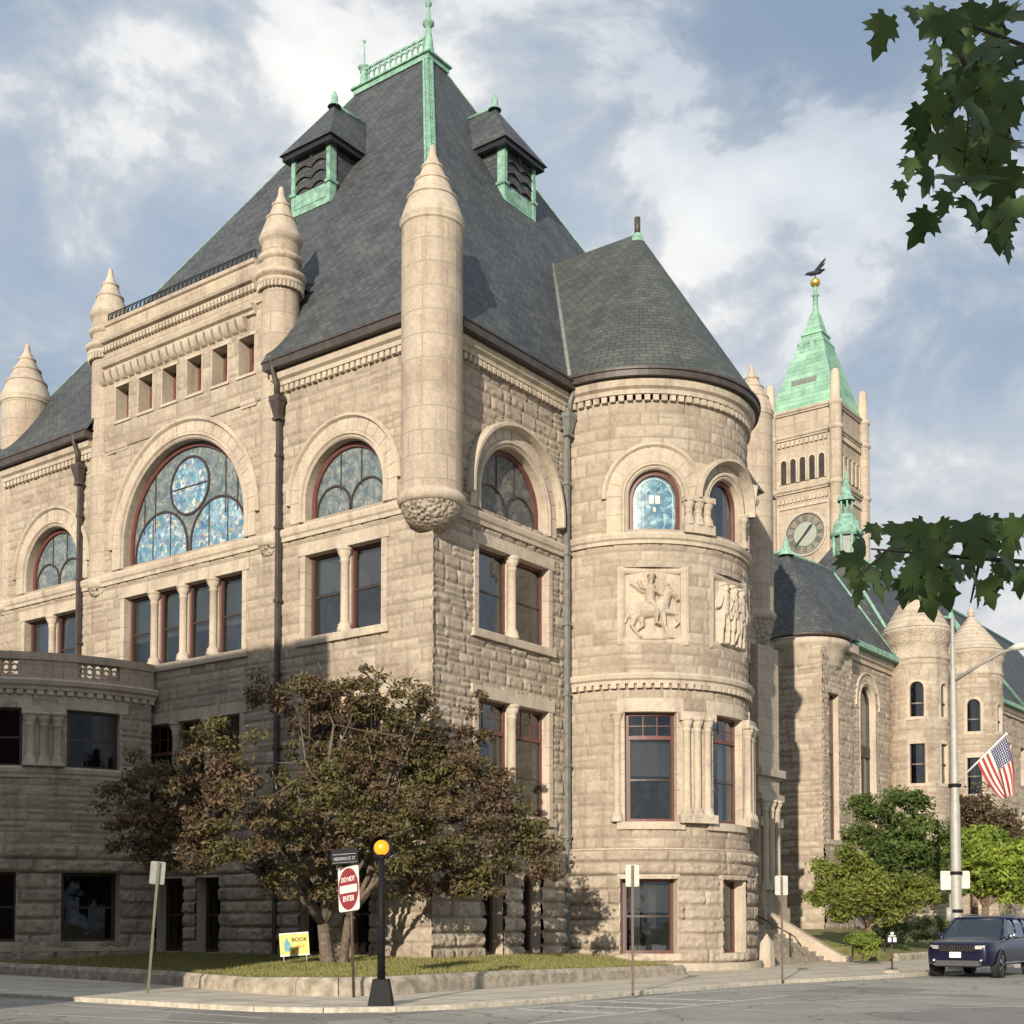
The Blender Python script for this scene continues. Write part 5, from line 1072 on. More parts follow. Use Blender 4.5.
t.add([(ex - .2, TY - .1, ez + .25), (ex + .3, TY - .1, ez + .2), (ex + 1.1, TY - .35, ez + 1.05), (ex + .7, TY - .3, ez + .85), (ex - .2, TY + .1, ez + .25), (ex + .3, TY + .1, ez + .2), (ex + 1.12, TY - .25, ez + 1.03), (ex + .7, TY - .2, ez + .8)], [(0, 1, 2, 3), (4, 5, 6, 7), (0, 1, 5, 4), (1, 2, 6, 5), (2, 3, 7, 6), (3, 0, 4, 7)])
t.add([(ex + .0, TY, ez + .2), (ex + .6, TY - .3, ez + .15), (ex + 1.3, TY - .7, ez + .55), (ex + .9, TY - .2, ez + .5)], [(0, 1, 2, 3)])
t.build('eagle_weathervane', 'bronze', tw)
# raised lawn before city hall
t = MB(); xs = [-30, -3, 0, 3, 5.2, 5.6]; zs_ = [1.2, 1.15, .95, .55, .18, .1]
t.add([(x, y, z) for y in (25.5, 200) for x, z in zip(xs, zs_)], [(i, i + 1, i + 7, i + 6) for i in range(5)]); t.add([(x, 25.5, z) for x, z in zip(xs, zs_)] + [(x, 24.3, -.2) for x in xs], [(i, i + 1, i + 7, i + 6) for i in range(5)])
struct(t.build('city_hall_lawn', 'lawn'))
o = edge_strip('retaining_wall', [(5.8, 25.2), (5.8, 40), (5.8, 100)], .3, -.3, .16, 'concrete_wall', 3, None); o['label'] = 'low stone edging in front of the city hall lawn beyond the stairs'; o['category'] = 'low wall'
for i, y in enumerate((24.6, 25.9)):
    t = MB(); t.tube([(4.9, y, -.2), (4.9, y, .55), (4.75, y, .8), (4.4, y, .9), (4.05, y, .8), (3.9, y, .55), (3.9, y, -.2)], .035, 8); o = t.build('bike_rack', 'iron'); o['label'] = ['nearer black hoop bike rack by the library stairs', 'farther black hoop bike rack by the lawn edge'][i]; o['category'] = 'bike rack'; o['group'] = 'bike racks by the stairs'
t = MB(); t.add([(4.35, 14.3, -.2), (4.85, 14.3, -.2), (4.85, 14.75, -.2), (4.35, 14.75, -.2), (4.4, 14.33, .75), (4.8, 14.33, .75), (4.8, 14.72, .75), (4.4, 14.72, .75), (4.6, 14.52, 1.15)], [(0, 1, 5, 4), (1, 2, 6, 5), (2, 3, 7, 6), (3, 0, 4, 7), (4, 5, 8), (5, 6, 8), (6, 7, 8), (7, 4, 8)])
o = t.build('stone_post', 'dressed', None, .02); o['label'] = 'short pale stone post with pointed top beside the library steps'; o['category'] = 'stone post'

# ================================================================== TREES
def wpt(px, py, D):     # a point in the world from a measured direction and a chosen distance
    return CAM + D * fh + (px - 512) / 1320 * D * rv + np.array([0, 0, (921 - py) / 1320 * D])
def leafcloud(name, parent, clumps, per, size, mat, seed, flat=.6):
    rs = np.random.default_rng(seed); cs = np.array([c[0] for c in clumps]); rr = np.array([c[1] for c in clumps]); n = len(clumps) * per
    i = np.repeat(np.arange(len(clumps)), per); d = rs.normal(size=(n, 3)); d /= np.linalg.norm(d, axis=1)[:, None]; rad = rr[i] * rs.random(n) ** .45
    p = cs[i] + d * rad[:, None] * np.array([1, 1, flat]); nn = d * .6 + rs.normal(size=(n, 3)) * .7 + np.array([0, 0, .5]); nn /= np.linalg.norm(nn, axis=1)[:, None]
    a = np.cross(nn, rs.normal(size=(n, 3))); a /= np.linalg.norm(a, axis=1)[:, None]; b = np.cross(nn, a); s = size * rs.uniform(.6, 1.3, n)[:, None]
    V = np.stack([p - a * s, p - b * s * .45 + nn * s * .1, p + a * s, p + b * s * .45 + nn * s * .1], 1).reshape(-1, 3)
    return np_mesh(name, V, np.arange(4 * n).reshape(n, 4), mat, parent, smooth=False)
def clumps_in(blobs, n, r0, r1, seed, shell=.5):
    rs = np.random.default_rng(seed); w_ = np.array([b[1] ** 2.2 for b in blobs]); w_ /= w_.sum(); out = []
    for k in rs.choice(len(blobs), n, p=w_):
        c, r, fl = blobs[k]; d = rs.normal(size=3); d /= np.linalg.norm(d); rr = r * (shell + (1 - shell) * rs.random() ** .7) * rs.uniform(.9, 1.08)
        out.append((np.array(c) + d * rr * np.array([1, 1, fl]), rs.uniform(r0, r1)))
    return out
def limbs(t, base, targets, r0, fork, seed, n=9):
    rs = np.random.default_rng(seed); base = np.array(base, float); f = np.array(fork, float)
    t.tube([base - [0, 0, .3], base + [0, 0, .05], base * .6 + f * .4, f], [r0 * 1.45, r0 * 1.15, r0, r0 * .85], n)
    for tg in targets:
        tg = np.array(tg, float); pts = [f]; rad = [r0 * .62]; k = 5
        for i in range(1, k + 1):
            q = f + (tg - f) * (i / k); q = q + rs.normal(size=3) * np.linalg.norm(tg - f) * .035; q[2] += math.sin(i / k * PI) * np.linalg.norm(tg - f) * .06; pts.append(q); rad.append(r0 * .62 * (1 - i / k) + .015)
        t.tube(pts, rad, 7)
        for i in (2, 3, 4):
            for _ in range(2):
                e = pts[i] + rs.normal(size=3) * np.linalg.norm(tg - f) * .2 + (tg - f) * .12; t.tube([pts[i], (pts[i] + e) / 2 + rs.normal(size=3) * .08, e], [rad[i] * .55, rad[i] * .35, .012], 5)
def leafmat2(name, ca, cb, scale, trans):
    m = leafmat(name, ca, trans); nt = m.node_tree; r1 = [n for n in nt.nodes if n.type == 'VALTORGB'][0]; g_ = [n for n in nt.nodes if n.type == 'NEW_GEOMETRY'][0]
    r2 = ramp(nt, g_.outputs['Random Per Island'], [(i / (len(cb) - 1), c) for i, c in enumerate(cb)]); n = N(nt, 'ShaderNodeTexNoise', i_Scale=scale, i_Detail=3.0); L(nt, g_.outputs['Position'], n.inputs['Vector'])
    f = ramp(nt, n.outputs[0], [(.42, (0, 0, 0)), (.58, (1, 1, 1))]); c = mixc(nt, f.outputs[0], r1.outputs[0], r2.outputs[0])
    for l in list(nt.links):
        if l.from_node == r1 and l.to_node.type != 'MIX_RGB': s_ = l.to_socket; nt.links.remove(l); L(nt, c, s_)
    return m
M['leaf_crab'] = leafmat('crabapple_leaves', [(.065, .042, .026), (.12, .078, .045), (.11, .10, .04), (.18, .125, .07), (.085, .095, .035), (.14, .09, .052), (.10, .11, .04)], .18)
M['leaf_crab2'] = leafmat2('crabapple_foliage', [(.055, .036, .024), (.105, .068, .042), (.145, .095, .058), (.19, .13, .08)], [(.06, .06, .022), (.115, .105, .036), (.165, .145, .052), (.10, .088, .033)], .55, .2)
M['leaf_green'] = leafmat2('green_leaves', [(.07, .11, .028), (.11, .16, .04), (.14, .19, .045)], [(.05, .08, .024), (.08, .12, .03), (.10, .15, .035)], .5, .3)
M['leaf_olive'] = leafmat2('olive_leaves', [(.14, .17, .03), (.20, .23, .045), (.24, .26, .06)], [(.09, .13, .028), (.14, .17, .035), (.17, .20, .04)], .6, .3)
M['leaf_lime'] = leafmat2('lime_leaves', [(.22, .30, .045), (.30, .38, .06), (.36, .42, .07)], [(.14, .21, .035), (.20, .28, .045), (.10, .16, .03)], .7, .35)
M['leaf_rust'] = leafmat('rusty_leaves', [(.07, .05, .03), (.12, .09, .05), (.10, .08, .045), (.15, .11, .06)], .2)
def tree(name, label, base, fork, r0, blobs, ncl, per, lsz, mat, seed, cr=(.4, .8), bark='bark', group=None, ntg=8, shell=.5, targets=None):
    T = thing(name, label, 'tree', group); rs = np.random.default_rng(seed)
    t = MB(); tg = targets or [np.array(blobs[i][0]) for i in rs.choice(len(blobs), min(ntg, len(blobs)), replace=False)]
    limbs(t, base, tg, r0, fork, seed); t.build('trunk', bark, T)
    leafcloud('crown', T, clumps_in(blobs, ncl, *cr, seed, shell), per, lsz, mat, seed + 1); return T
D0 = 40.3
bl = []
rs = np.random.default_rng(11)
for px, py, r, dd in [(165, 800, 48, -4.5), (135, 832, 28, -4.5), (118, 795, 24, 1.5), (150, 765, 26, 1), (215, 755, 48, -4), (245, 815, 60, -4.5), (205, 845, 40, -4.5), (180, 865, 18, -4.5), (265, 690, 24, .5), (285, 880, 20, -3), (410, 890, 20, -1), (500, 872, 26, -1), (470, 885, 18, -1), (548, 868, 14, -1), (540, 845, 20, 0), (320, 890, 14, -2), (150, 850, 22, -4.5), (470, 700, 16, 0), (310, 700, 38, 1), (360, 690, 34, -.5), (330, 770, 58, 1.5), (330, 810, 66, -2.2), (405, 705, 36, 0), (395, 770, 62, .5), (400, 830, 58, -2.5), (450, 745, 42, 1), (465, 795, 55, 0), (478, 845, 46, -1), (520, 838, 30, 0), (440, 870, 34, .5), (350, 868, 34, 0), (275, 868, 26, 0), (300, 845, 40, 2.5), (505, 800, 30, -1)]:
    bl.append((wpt(px, py, D0 + dd), r * (D0 + dd) / 1320, .85))
tree('crabapple_tree', 'broad bronze leaved crabapple tree on the corner lawn against the library', (-.7, -3.9, .38), (-.85, -3.95, 1.5), .21, bl, 1000, 78, .082, 'leaf_crab2', 21, (.16, .55), 'bark_pale', ntg=14, shell=.35, targets=[wpt(*q_) for q_ in ((230, 800, 37), (270, 770, 39), (300, 730, 41), (340, 740, 41), (360, 780, 39), (210, 780, 36), (330, 700, 41), (300, 820, 38))])
bt = MB(); limbs(bt, (-.35, -3.6, .38), [wpt(400, 760, 40), wpt(450, 800, 40), wpt(370, 720, 41), wpt(420, 720, 40), wpt(430, 830, 38)], .14, (-.05, -3.7, 1.7), 5); o = bt.build('trunk', 'bark_pale', bpy.data.objects['crabapple_tree'])
def blobs(lst, D): return [(wpt(px, py, D + dd), r * D / 1320, .85) for px, py, r, dd in lst]
def gz(p, z): q = np.array(p); q[2] = z; return q
tree('green_tree', 'full dark green tree behind the olive tree on the city hall lawn', gz(wpt(898, 900, 66), .6), gz(wpt(897, 900, 66), 2.6), .25, blobs([(862, 805, 12, 0), (915, 800, 12, 0), (942, 828, 12, 0), (855, 835, 12, 0), (890, 802, 14, 0), (880, 825, 26, 0), (905, 812, 26, 1), (925, 840, 26, 0), (895, 850, 32, -1), (872, 855, 22, 0), (935, 865, 20, 1), (905, 875, 30, 0), (930, 885, 18, 0)], 66), 330, 62, .12, 'leaf_green', 31, (.25, .75), shell=.4)
tree('olive_tree', 'low spreading olive green tree between library steps and street lamp', gz(wpt(872, 925, 58), .3), gz(wpt(868, 900, 58), 1.3), .15, blobs([(822, 868, 10, 0), (818, 895, 9, 0), (850, 856, 12, 0), (925, 888, 12, 0), (935, 902, 9, 0), (840, 912, 10, 0), (838, 880, 20, 0), (828, 895, 16, 0), (860, 870, 20, 1), (880, 890, 22, -1), (905, 885, 18, 0), (915, 900, 16, 0), (850, 900, 20, -1), (885, 908, 18, 0)], 58), 300, 55, .11, 'leaf_olive', 32, (.2, .6), shell=.35, targets=[wpt(838, 885, 58), wpt(900, 890, 58), wpt(868, 880, 58), wpt(850, 895, 57)])
tree('lime_tree', 'bright lime green leafy tree behind the parked car', gz(wpt(985, 900, 72), .6), gz(wpt(985, 895, 72), 2.4), .22, blobs([(965, 850, 24, 0), (990, 845, 24, 1), (1015, 860, 28, 0), (985, 872, 26, -1), (960, 880, 18, 0), (1010, 885, 24, 0), (1040, 860, 30, 0), (1035, 885, 24, 0)], 72), 330, 62, .15, 'leaf_lime', 33, (.25, .75), shell=.4)
tree('rusty_tree', 'sparse brownish tree rising behind the lime green tree', gz(wpt(975, 900, 88), .8), gz(wpt(975, 880, 88), 4.0), .2, blobs([(950, 805, 18, 0), (975, 800, 20, 0), (965, 825, 20, 0), (998, 825, 20, 0), (1015, 835, 20, 0), (985, 840, 22, 0)], 88), 130, 60, .15, 'leaf_rust', 34, (.5, 1.0))
for i, (px, py, D, r, c, lab) in enumerate([(862, 933, 54, .8, 'leaf_lime', 'small bright green bush at the foot of the olive tree'), (890, 925, 62, 1.3, 'leaf_green', 'dark green shrub under the trees beside the lawn'), (940, 922, 64, 1.5, 'leaf_green', 'rounded shrub in shade left of the lamp post'), (995, 912, 66, 1.6, 'leaf_green', 'shaded shrub directly behind the car roof')]):
    b = gz(wpt(px, py, D), .25); T = thing('shrub', lab, 'shrub'); t = MB()
    for k in range(5): a = k * 1.3; t.tube([b + [0, 0, -.2], b + [.3 * math.cos(a), .3 * math.sin(a), r * .8]], [.03, .01], 5)
    t.build('stem', 'bark', T); leafcloud('foliage', T, clumps_in([(b + [0, 0, r * .55], r * .8, .75)], 26, .25, .45, 60 + i, .3), 90, .08, c, 70 + i)
T = None
far = [(1060, 905, 120, 9), (1120, 900, 130, 10), (1010, 905, 150, 9), (1200, 900, 120, 11)]
for i, (px, py, D, r) in enumerate(far):
    c = wpt(px, py, D); tree('street_tree', ['distant green tree at the far right edge', 'tall distant tree off to the right', 'distant tree above the car roof', 'large tree far along the street'][i], gz(c, -.3), gz(c, 3), .3, [(c + [rs.normal() * 3, rs.normal() * 3, r * .6 + rs.normal() * 1.5], r * .5, .9) for _ in range(5)], 120, 60, .3, 'leaf_green', 80 + i, (1., 1.8))

# ---- foreground maple: trunk just right of the camera, branches reaching into the picture
M['twig'] = plain('dark_twig', (.035, .028, .02), .8, 0, .3); M['leaf_maple'] = leafmat('maple_leaves', [(.04, .075, .026), (.07, .115, .036), (.09, .14, .045), (.055, .09, .032)], .45, .45)
half = [(0, -.02), (.10, -.03), (.16, -.12), (.30, -.10), (.26, .0), (.46, .06), (.36, .14), (.60, .30), (.42, .34), (.50, .46), (.30, .40), (.22, .44), (.24, .62), (.34, .70), (.18, .74), (.12, .88), (0, 1.05)]
LEAF = [(x, y, 0) for x, y in half] + [(-x, y, 0) for x, y in half[-2:0:-1]]
LC_ = (0, .3, 0); LEAFV = np.array(LEAF) - np.array(LC_)
def maple_leaves(name, parent, items, seed):
    rs = np.random.default_rng(seed); k = len(LEAFV); V = []; F = []
    for p, down, face, s in items:
        down = down / np.linalg.norm(down); face = face - down * (face @ down); face /= np.linalg.norm(face); side = np.cross(down, face)
        L_ = LEAFV.copy(); L_[:, 0] *= rs.uniform(.8, 1.1)
        zz = -.35 * np.abs(L_[:, 0]) ** 1.3 * rs.uniform(-.5, 1.3) - .25 * L_[:, 1] ** 2 * rs.uniform(0, 1.2)
        W_ = p + s * (L_[:, 0:1] * side + (L_[:, 1:2]) * down + zz[:, None] * face); o = len(V); V += list(W_); c = len(V); V.append(p + s * 0 * face)
        F += [(c, o + i, o + (i + 1) % k) for i in range(k)]
        
    return np_mesh(name, np.array(V), np.array(F), 'leaf_maple', parent, smooth=True)
MT = thing('maple_tree', 'dark maple branches with lobed leaves hanging into the right edge', 'tree')
c1 = [(895, 22, 40), (925, 2, 34), (945, 8, 40), (965, 16, 42), (985, 8, 44), (1005, 14, 46), (1022, 6, 44), (952, 48, 40), (975, 40, 48), (1000, 46, 50), (1022, 50, 46), (948, 82, 46), (975, 78, 54), (1000, 86, 54), (1024, 92, 50), (934, 116, 42), (960, 112, 50), (990, 116, 54), (1016, 120, 54), (930, 142, 38), (955, 145, 48), (985, 150, 54), (1012, 150, 54), (912, 182, 30), (918, 155, 26), (940, 172, 36), (965, 178, 46), (990, 184, 52), (1016, 190, 52), (934, 226, 44), (958, 196, 34), (985, 208, 44), (1010, 226, 48), (1022, 214, 50), (1020, 245, 40), (972, 60, 46), (1000, 66, 50), (965, 130, 50), (1000, 132, 54), (1020, 165, 56), (990, 165, 50), (945, 60, 32), (1012, 30, 44), (980, 95, 50), (948, 100, 44), (1010, 105, 50), (970, 155, 48)]
c2 = [(856, 574, 44), (882, 540, 34), (880, 592, 48), (900, 562, 46), (906, 600, 40), (926, 548, 46), (930, 580, 54), (932, 608, 54), (945, 562, 50), (950, 596, 52), (975, 548, 48), (962, 580, 44), (985, 556, 46), (1000, 546, 46), (1018, 558, 52), (980, 600, 44), (1005, 588, 38), (1024, 588, 44), (1022, 545, 50), (862, 598, 34), (892, 578, 44), (915, 590, 46), (1010, 570, 44), (945, 540, 36), (905, 545, 40), (925, 565, 46), (995, 598, 34), (870, 556, 34), (978, 570, 34)]
rs = np.random.default_rng(77); items = []
for lst, D in ((c1, 3.1), (c2, 2.9)):
    for px, py, s in lst:
        d = D + rs.uniform(-.35, .35); p = wpt(px + rs.uniform(-3, 3), py - s * .4 + rs.uniform(-3, 3), d); dn = np.array([0, 0, -1]) + rs.normal(size=3) * .32; fc_ = -fh + rs.normal(size=3) * .45; items.append((p, dn, fc_, s * d / 1320 * rs.uniform(.72, 1.08)))
maple_leaves('leaves', MT, items, 5)
items = []
while len(items) < 2600:
    d = rs.normal(size=3); d /= np.linalg.norm(d); p = np.array([28.0, -32.6, 4.6]) + d * rs.random() ** .4 * np.array([2.6, 2.0, 1.7])
    if (p - CAM) @ fh > .1: continue
    items.append((p, np.array([0, 0, -1]) + rs.normal(size=3) * .4, rs.normal(size=3) + np.array([0, 0, .6]), .13))
maple_leaves('crown', MT, items, 6)  # unseen leaf mass behind the camera, added to shade the hanging branches
t = MB(); TB = np.array([30.6, -31.2, 0]); t.tube([TB - [0, 0, .4], TB + [0, 0, 1], TB + [-.1, 0, 3], TB + [-.3, -.2, 5]], [.3, .24, .2, .14], 12)
t.build('trunk', 'bark', MT); t = MB(); t.tube([TB + [-.1, 0, 3.2], wpt(1150, 60, 3.4), wpt(1060, 30, 3.2), wpt(985, 60, 3.1), wpt(975, 150, 3.1)], [.06, .014, .006, .004, .002], 7)
t.tube([wpt(1060, 30, 3.2), wpt(960, -10, 3.1), wpt(945, 20, 3.1)], [.006, .004, .002], 6); t.tube([wpt(985, 60, 3.1), wpt(1000, 120, 3.1), wpt(1010, 220, 3.1)], [.004, .003, .002], 5)
t.tube([wpt(965, 5, 3.1), wpt(985, 62, 3.05)], [.009, .006], 6)
t.tube([TB + [-.1, 0, 2.6], wpt(1150, 560, 3.1), wpt(1050, 560, 2.9), wpt(950, 552, 2.9), wpt(875, 545, 2.9)], [.05, .010, .006, .004, .002], 7)
for a, b in (((985, 556), (975, 600)), ((930, 552), (925, 600)), ((890, 548), (860, 575)), ((1020, 558), (1000, 590))): t.tube([wpt(*a, 2.9), wpt(*b, 2.88)], [.004, .002], 5)
t.tube([TB + [-.2, -.1, 4], [29.4, -32.2, 4.4], [28, -32.8, 4.8], [26.6, -33, 4.9]], [.09, .06, .04, .02], 7); t.build('branch', 'twig', MT)

# ================================================================== STREET THINGS
GP = -.165
def textmesh(body, size, mf, u, z, d, mat, parent, name='lettering', sx=1.0, right=1):
    cu = bpy.data.curves.new('txt', 'FONT'); cu.body = body; cu.size = size; cu.align_x = 'CENTER'; cu.align_y = 'CENTER'; cu.extrude = .004; cu.offset = size * .02
    ob = bpy.data.objects.new('txt', cu); C.objects.link(ob); dg = bpy.context.evaluated_depsgraph_get(); me = bpy.data.meshes.new_from_object(ob.evaluated_get(dg)); bpy.data.objects.remove(ob)
    for v in me.vertices: v.co = Vector(mf(u + right * v.co.x * sx, z + v.co.y, d + v.co.z))
    me.materials.clear(); me.materials.append(M[mat]); me.name = name; return link(name, me, parent)
def board(mf, t, u0, u1, z0, z1, d0, d1, r=.04):
    pts = []
    for cx_, cz_, a0 in ((u1 - r, z1 - r, 0), (u0 + r, z1 - r, PI / 2), (u0 + r, z0 + r, PI), (u1 - r, z0 + r, 1.5 * PI)):
        for i in range(4): a = a0 + PI / 2 * i / 3; pts.append((cx_ + r * math.cos(a), cz_ + r * math.sin(a)))
    n = len(pts); t.add([mf(u, z, d0) for u, z in pts] + [mf(u, z, d1) for u, z in pts], [tuple(range(n)), tuple(range(2 * n - 1, n - 1, -1))] + [(i, (i + 1) % n, n + (i + 1) % n, n + i) for i in range(n)])
def frame_at(x, y, z, ang, lean=0):     # outward normal at angle ang (deg); u to the right as seen from the front
    a = R_(ang); n = (math.cos(a), math.sin(a), 0); u = (-math.sin(a), math.cos(a), 0)
    class F_(Flat):
        def __call__(s, uu, zz, d):
            c, s_ = math.cos(R_(lean)), math.sin(R_(lean)); return Flat.__call__(s, uu * c + zz * s_, zz * c - uu * s_, d)
    return F_((x, y, z), u, n)
# flashing beacon
T = thing('pedestrian_beacon', 'black post with lit round amber beacon on a flared base at the kerb', 'traffic light')
x, y = 8.4, -11.5; t = MB(); b0 = .26; b1 = .17
q = [(x + sx * b0, y + sy * b0, GP) for sx, sy in ((-1, -1), (1, -1), (1, 1), (-1, 1))] + [(x + sx * b1, y + sy * b1, GP + .55) for sx, sy in ((-1, -1), (1, -1), (1, 1), (-1, 1))]
ca, sa = math.cos(R_(37)), math.sin(R_(37)); q = [(x + (a - x) * ca - (b - y) * sa, y + (a - x) * sa + (b - y) * ca, c) for a, b, c in q]
t.add(q, [(0, 1, 2, 3), (4, 5, 6, 7)] + [(i, (i + 1) % 4, 4 + (i + 1) % 4, 4 + i) for i in range(4)]); t.build('base', 'black', T, .015)
t = MB(); t.tube([(x, y, GP + .5), (x, y, 3.0)], [.085, .065], 14); t.tube([(x, y, 2.9), (x, y, 2.98)], .09, 14); t.build('pole', 'black', T)
mf = frame_at(x, y, 3.14, -55); t = MB(); k = 24
def ringv(r, d): return [mf(r * math.cos(2 * PI * i / k), r * math.sin(2 * PI * i / k), d) for i in range(k)]
t.add(ringv(.17, -.16) + ringv(.23, -.08) + ringv(.23, .02) + ringv(.20, .02), [(i + j * k, (i + 1) % k + j * k, (i + 1) % k + (j + 1) * k, i + (j + 1) * k) for j in range(3) for i in range(k)] + [tuple(range(k))])
t.add(ringv(.23, .021) + ringv(.155, .035), [(i, (i + 1) % k, k + (i + 1) % k, k + i) for i in range(k)])
t.add([mf(.235 * math.cos(2 * PI * i / k), .235 * math.sin(2 * PI * i / k), .02) for i in range(-2, 15)] + [mf(.235 * math.cos(2 * PI * i / k), .235 * math.sin(2 * PI * i / k), .20) for i in range(-2, 15)], [(i, i + 1, i + 18, i + 17) for i in range(16)])
t.build('signal_head', 'black', T)
m_, nt_, b_ = new_mat('amber_lens'); b_.inputs['Base Color'].default_value = (.85, .28, .02, 1); b_.inputs['Emission Color'].default_value = (1, .33, .02, 1); b_.inputs['Emission Strength'].default_value = .55; b_.inputs['Roughness'].default_value = .2; M['amber'] = m_
t = MB(); t.add(ringv(.165, .03) + ringv(.125, .07) + ringv(.07, .09) + [mf(0, 0, .1)], [(i + j * k, (i + 1) % k + j * k, (i + 1) % k + (j + 1) * k, i + (j + 1) * k) for j in range(2) for i in range(k)] + [(2 * k + i, 2 * k + (i + 1) % k, 3 * k) for i in range(k)], None, True); t.build('lens', 'amber', T)
# do not enter + street name
T = thing('traffic_sign', 'leaning post with red and white do not enter sign under dark street name plate', 'road sign')
x, y = 5.9, -9.7; ln = -4.0; mf = frame_at(x, y, GP, -108, ln)
t = MB(); t.tube([mf(0, 0, 0), mf(0, 3.35, 0)], .035, 8); t.build('pole', 'brownpost', T)
t = MB(); board(mf, t, -.50, .50, 2.0, 3.04, .05, .06, .08); pl = t.build('sign_panel', 'white', T)
t = MB(); k = 40; t.add([mf(.49 * math.cos(2 * PI * i / k), 2.52 + .49 * math.sin(2 * PI * i / k), .064) for i in range(k)] + [mf(.49 * math.cos(2 * PI * i / k), 2.52 + .49 * math.sin(2 * PI * i / k), .061) for i in range(k)], [tuple(range(k)), tuple(range(2 * k - 1, k - 1, -1))] + [(i, (i + 1) % k, k + (i + 1) % k, k + i) for i in range(k)]); t.build('red_disc', 'red', pl)
t = MB(); board(mf, t, -.42, .42, 2.43, 2.61, .064, .069, .01); t.build('white_bar', 'white', pl)
textmesh('DO NOT', .165, mf, 0, 2.74, .067, 'white', pl); textmesh('ENTER', .18, mf, 0, 2.29, .067, 'white', pl)
mn = frame_at(x, y, GP, -62, ln); t = MB(); board(mn, t, -.32, .32, 3.1, 3.46, .04, .055, .03); pl = t.build('street_name_plate', 'black', T); M['dimwhite'] = plain('dim_lettering', (.25, .26, .30), .6)
textmesh('MERRIMACK ST', .105, mn, 0, 3.22, .056, 'dimwhite', pl, sx=.72); t = MB(); t.box(mn, -.28, .28, 3.32, 3.335, .055, .058); t.box(mn, -.3, .3, 3.13, 3.14, .055, .058); t.build('plate_line', 'dimwhite', pl)
def backsign(lab, x, y, ztop, w_, h, ang, post, lean=0, front=False):
    T = thing('parking_sign', lab, 'road sign', 'small plates on posts along the kerb'); mf = frame_at(x, y, GP, ang, lean); H = ztop - GP
    t = MB(); t.tube([mf(0, -.05, .03), mf(0, H - .02, .03)], .032, 6); t.box(mf, -.03, .03, 0, H - .02, .03, .065); t.build('post', post, T)
    t = MB(); board(mf, t, -w_ / 2, w_ / 2, H - h, H, -.01, .0, .04); t.build('sign_plate', 'signgrey', T)
    t = MB(); 
    for z in (H - .1, H - h + .1): t.ball(tuple(mf(0, z, .07)), .018, 6)
    t.build('bolt', 'galv', T)
backsign('blank pale sign back on a leaning olive post, leftmost along the kerb', .7, -11.5, 3.07, .36, .56, -30, 'greenpost', 4); backsign('pale sign back on a thin brown post before the round bay', 10.2, -4.4, 2.98, .33, .54, -58, 'brownpost'); backsign('pale sign back on a brown post before the library steps', 10.1, 4.2, 2.95, .38, .58, -58, 'brownpost')
T = thing('marker_sign', 'knee high dark post with small pointed house shaped marker at the kerb', 'sign'); mf = frame_at(10.5, 12.0, GP, -57); t = MB(); t.tube([mf(0, -.05, 0), mf(0, 1.2, 0)], .035, 8); t.build('post', 'brownpost', T)
t = MB(); pp = [(-.2, .98), (.2, .98), (.2, 1.3), (0, 1.52), (-.2, 1.3)]; t.add([mf(u, z, .03) for u, z in pp] + [mf(u, z, .06) for u, z in pp], [(0, 1, 2, 3, 4), (9, 8, 7, 6, 5)] + [(i, (i + 1) % 5, 5 + (i + 1) % 5, 5 + i) for i in range(5)]); pl = t.build('marker_plate', 'black', T)
t = MB(); t.box(mf, -.14, -.03, 1.05, 1.2, .06, .064); t.box(mf, .03, .14, 1.05, 1.2, .06, .064); t.box(mf, -.12, .12, 1.24, 1.27, .06, .064); t.box(mf, -.05, .05, 1.30, 1.38, .06, .064); t.build('marker_mark', 'white', pl)
t = MB(); t.lathe(10.5, 11.9, [(.35, GP - .02), (.33, GP + .06), (.2, GP + .10), (0, GP + .11)], 14); o = t.build('post_footing', 'concrete_wall', T)
# yard sign
T = thing('yard_sign', 'small tilted yellow printed sign on wire legs in the grass by the crabapple', 'yard sign'); mf = frame_at(-1.98, -3.97, .33, -62, -4)
t = MB(); t.tube([mf(-.36, 0, 0), mf(-.36, .3, 0)], .012, 5); t.tube([mf(.36, 0, 0), mf(.36, .3, 0)], .012, 5); t.build('wire_leg', 'offwhite', T)
M['yel'] = plain('yellow_print', (.72, .62, .18), .7, 0, .12, 1.5); M['blu'] = plain('blue_print', (.15, .33, .42), .7); M['org'] = plain('orange_print', (.65, .22, .05), .7); M['ink'] = plain('dark_ink', (.05, .05, .03), .7)
t = MB(); board(mf, t, -.46, .46, .22, .92, .0, .015, .01); pl = t.build('panel', 'yel', T)
t = MB(); t.box(mf, -.46, .46, .88, .92, .015, .018); t.box(mf, -.46, .46, .22, .26, .015, .018); t.build('panel_border', 'white', pl)
t = MB(); board(mf, t, -.32, -.12, .36, .66, .016, .020, .06); board(mf, t, -.28, -.18, .64, .76, .016, .020, .04); t.build('printed_figure', 'blu', pl)
t = MB(); board(mf, t, -.10, .0, .30, .40, .016, .020, .05); t.build('printed_patch', 'org', pl)
textmesh('BOOK', .17, mf, .17, .70, .018, 'ink', pl); textmesh('SALE', .12, mf, .2, .50, .018, 'org', pl); 
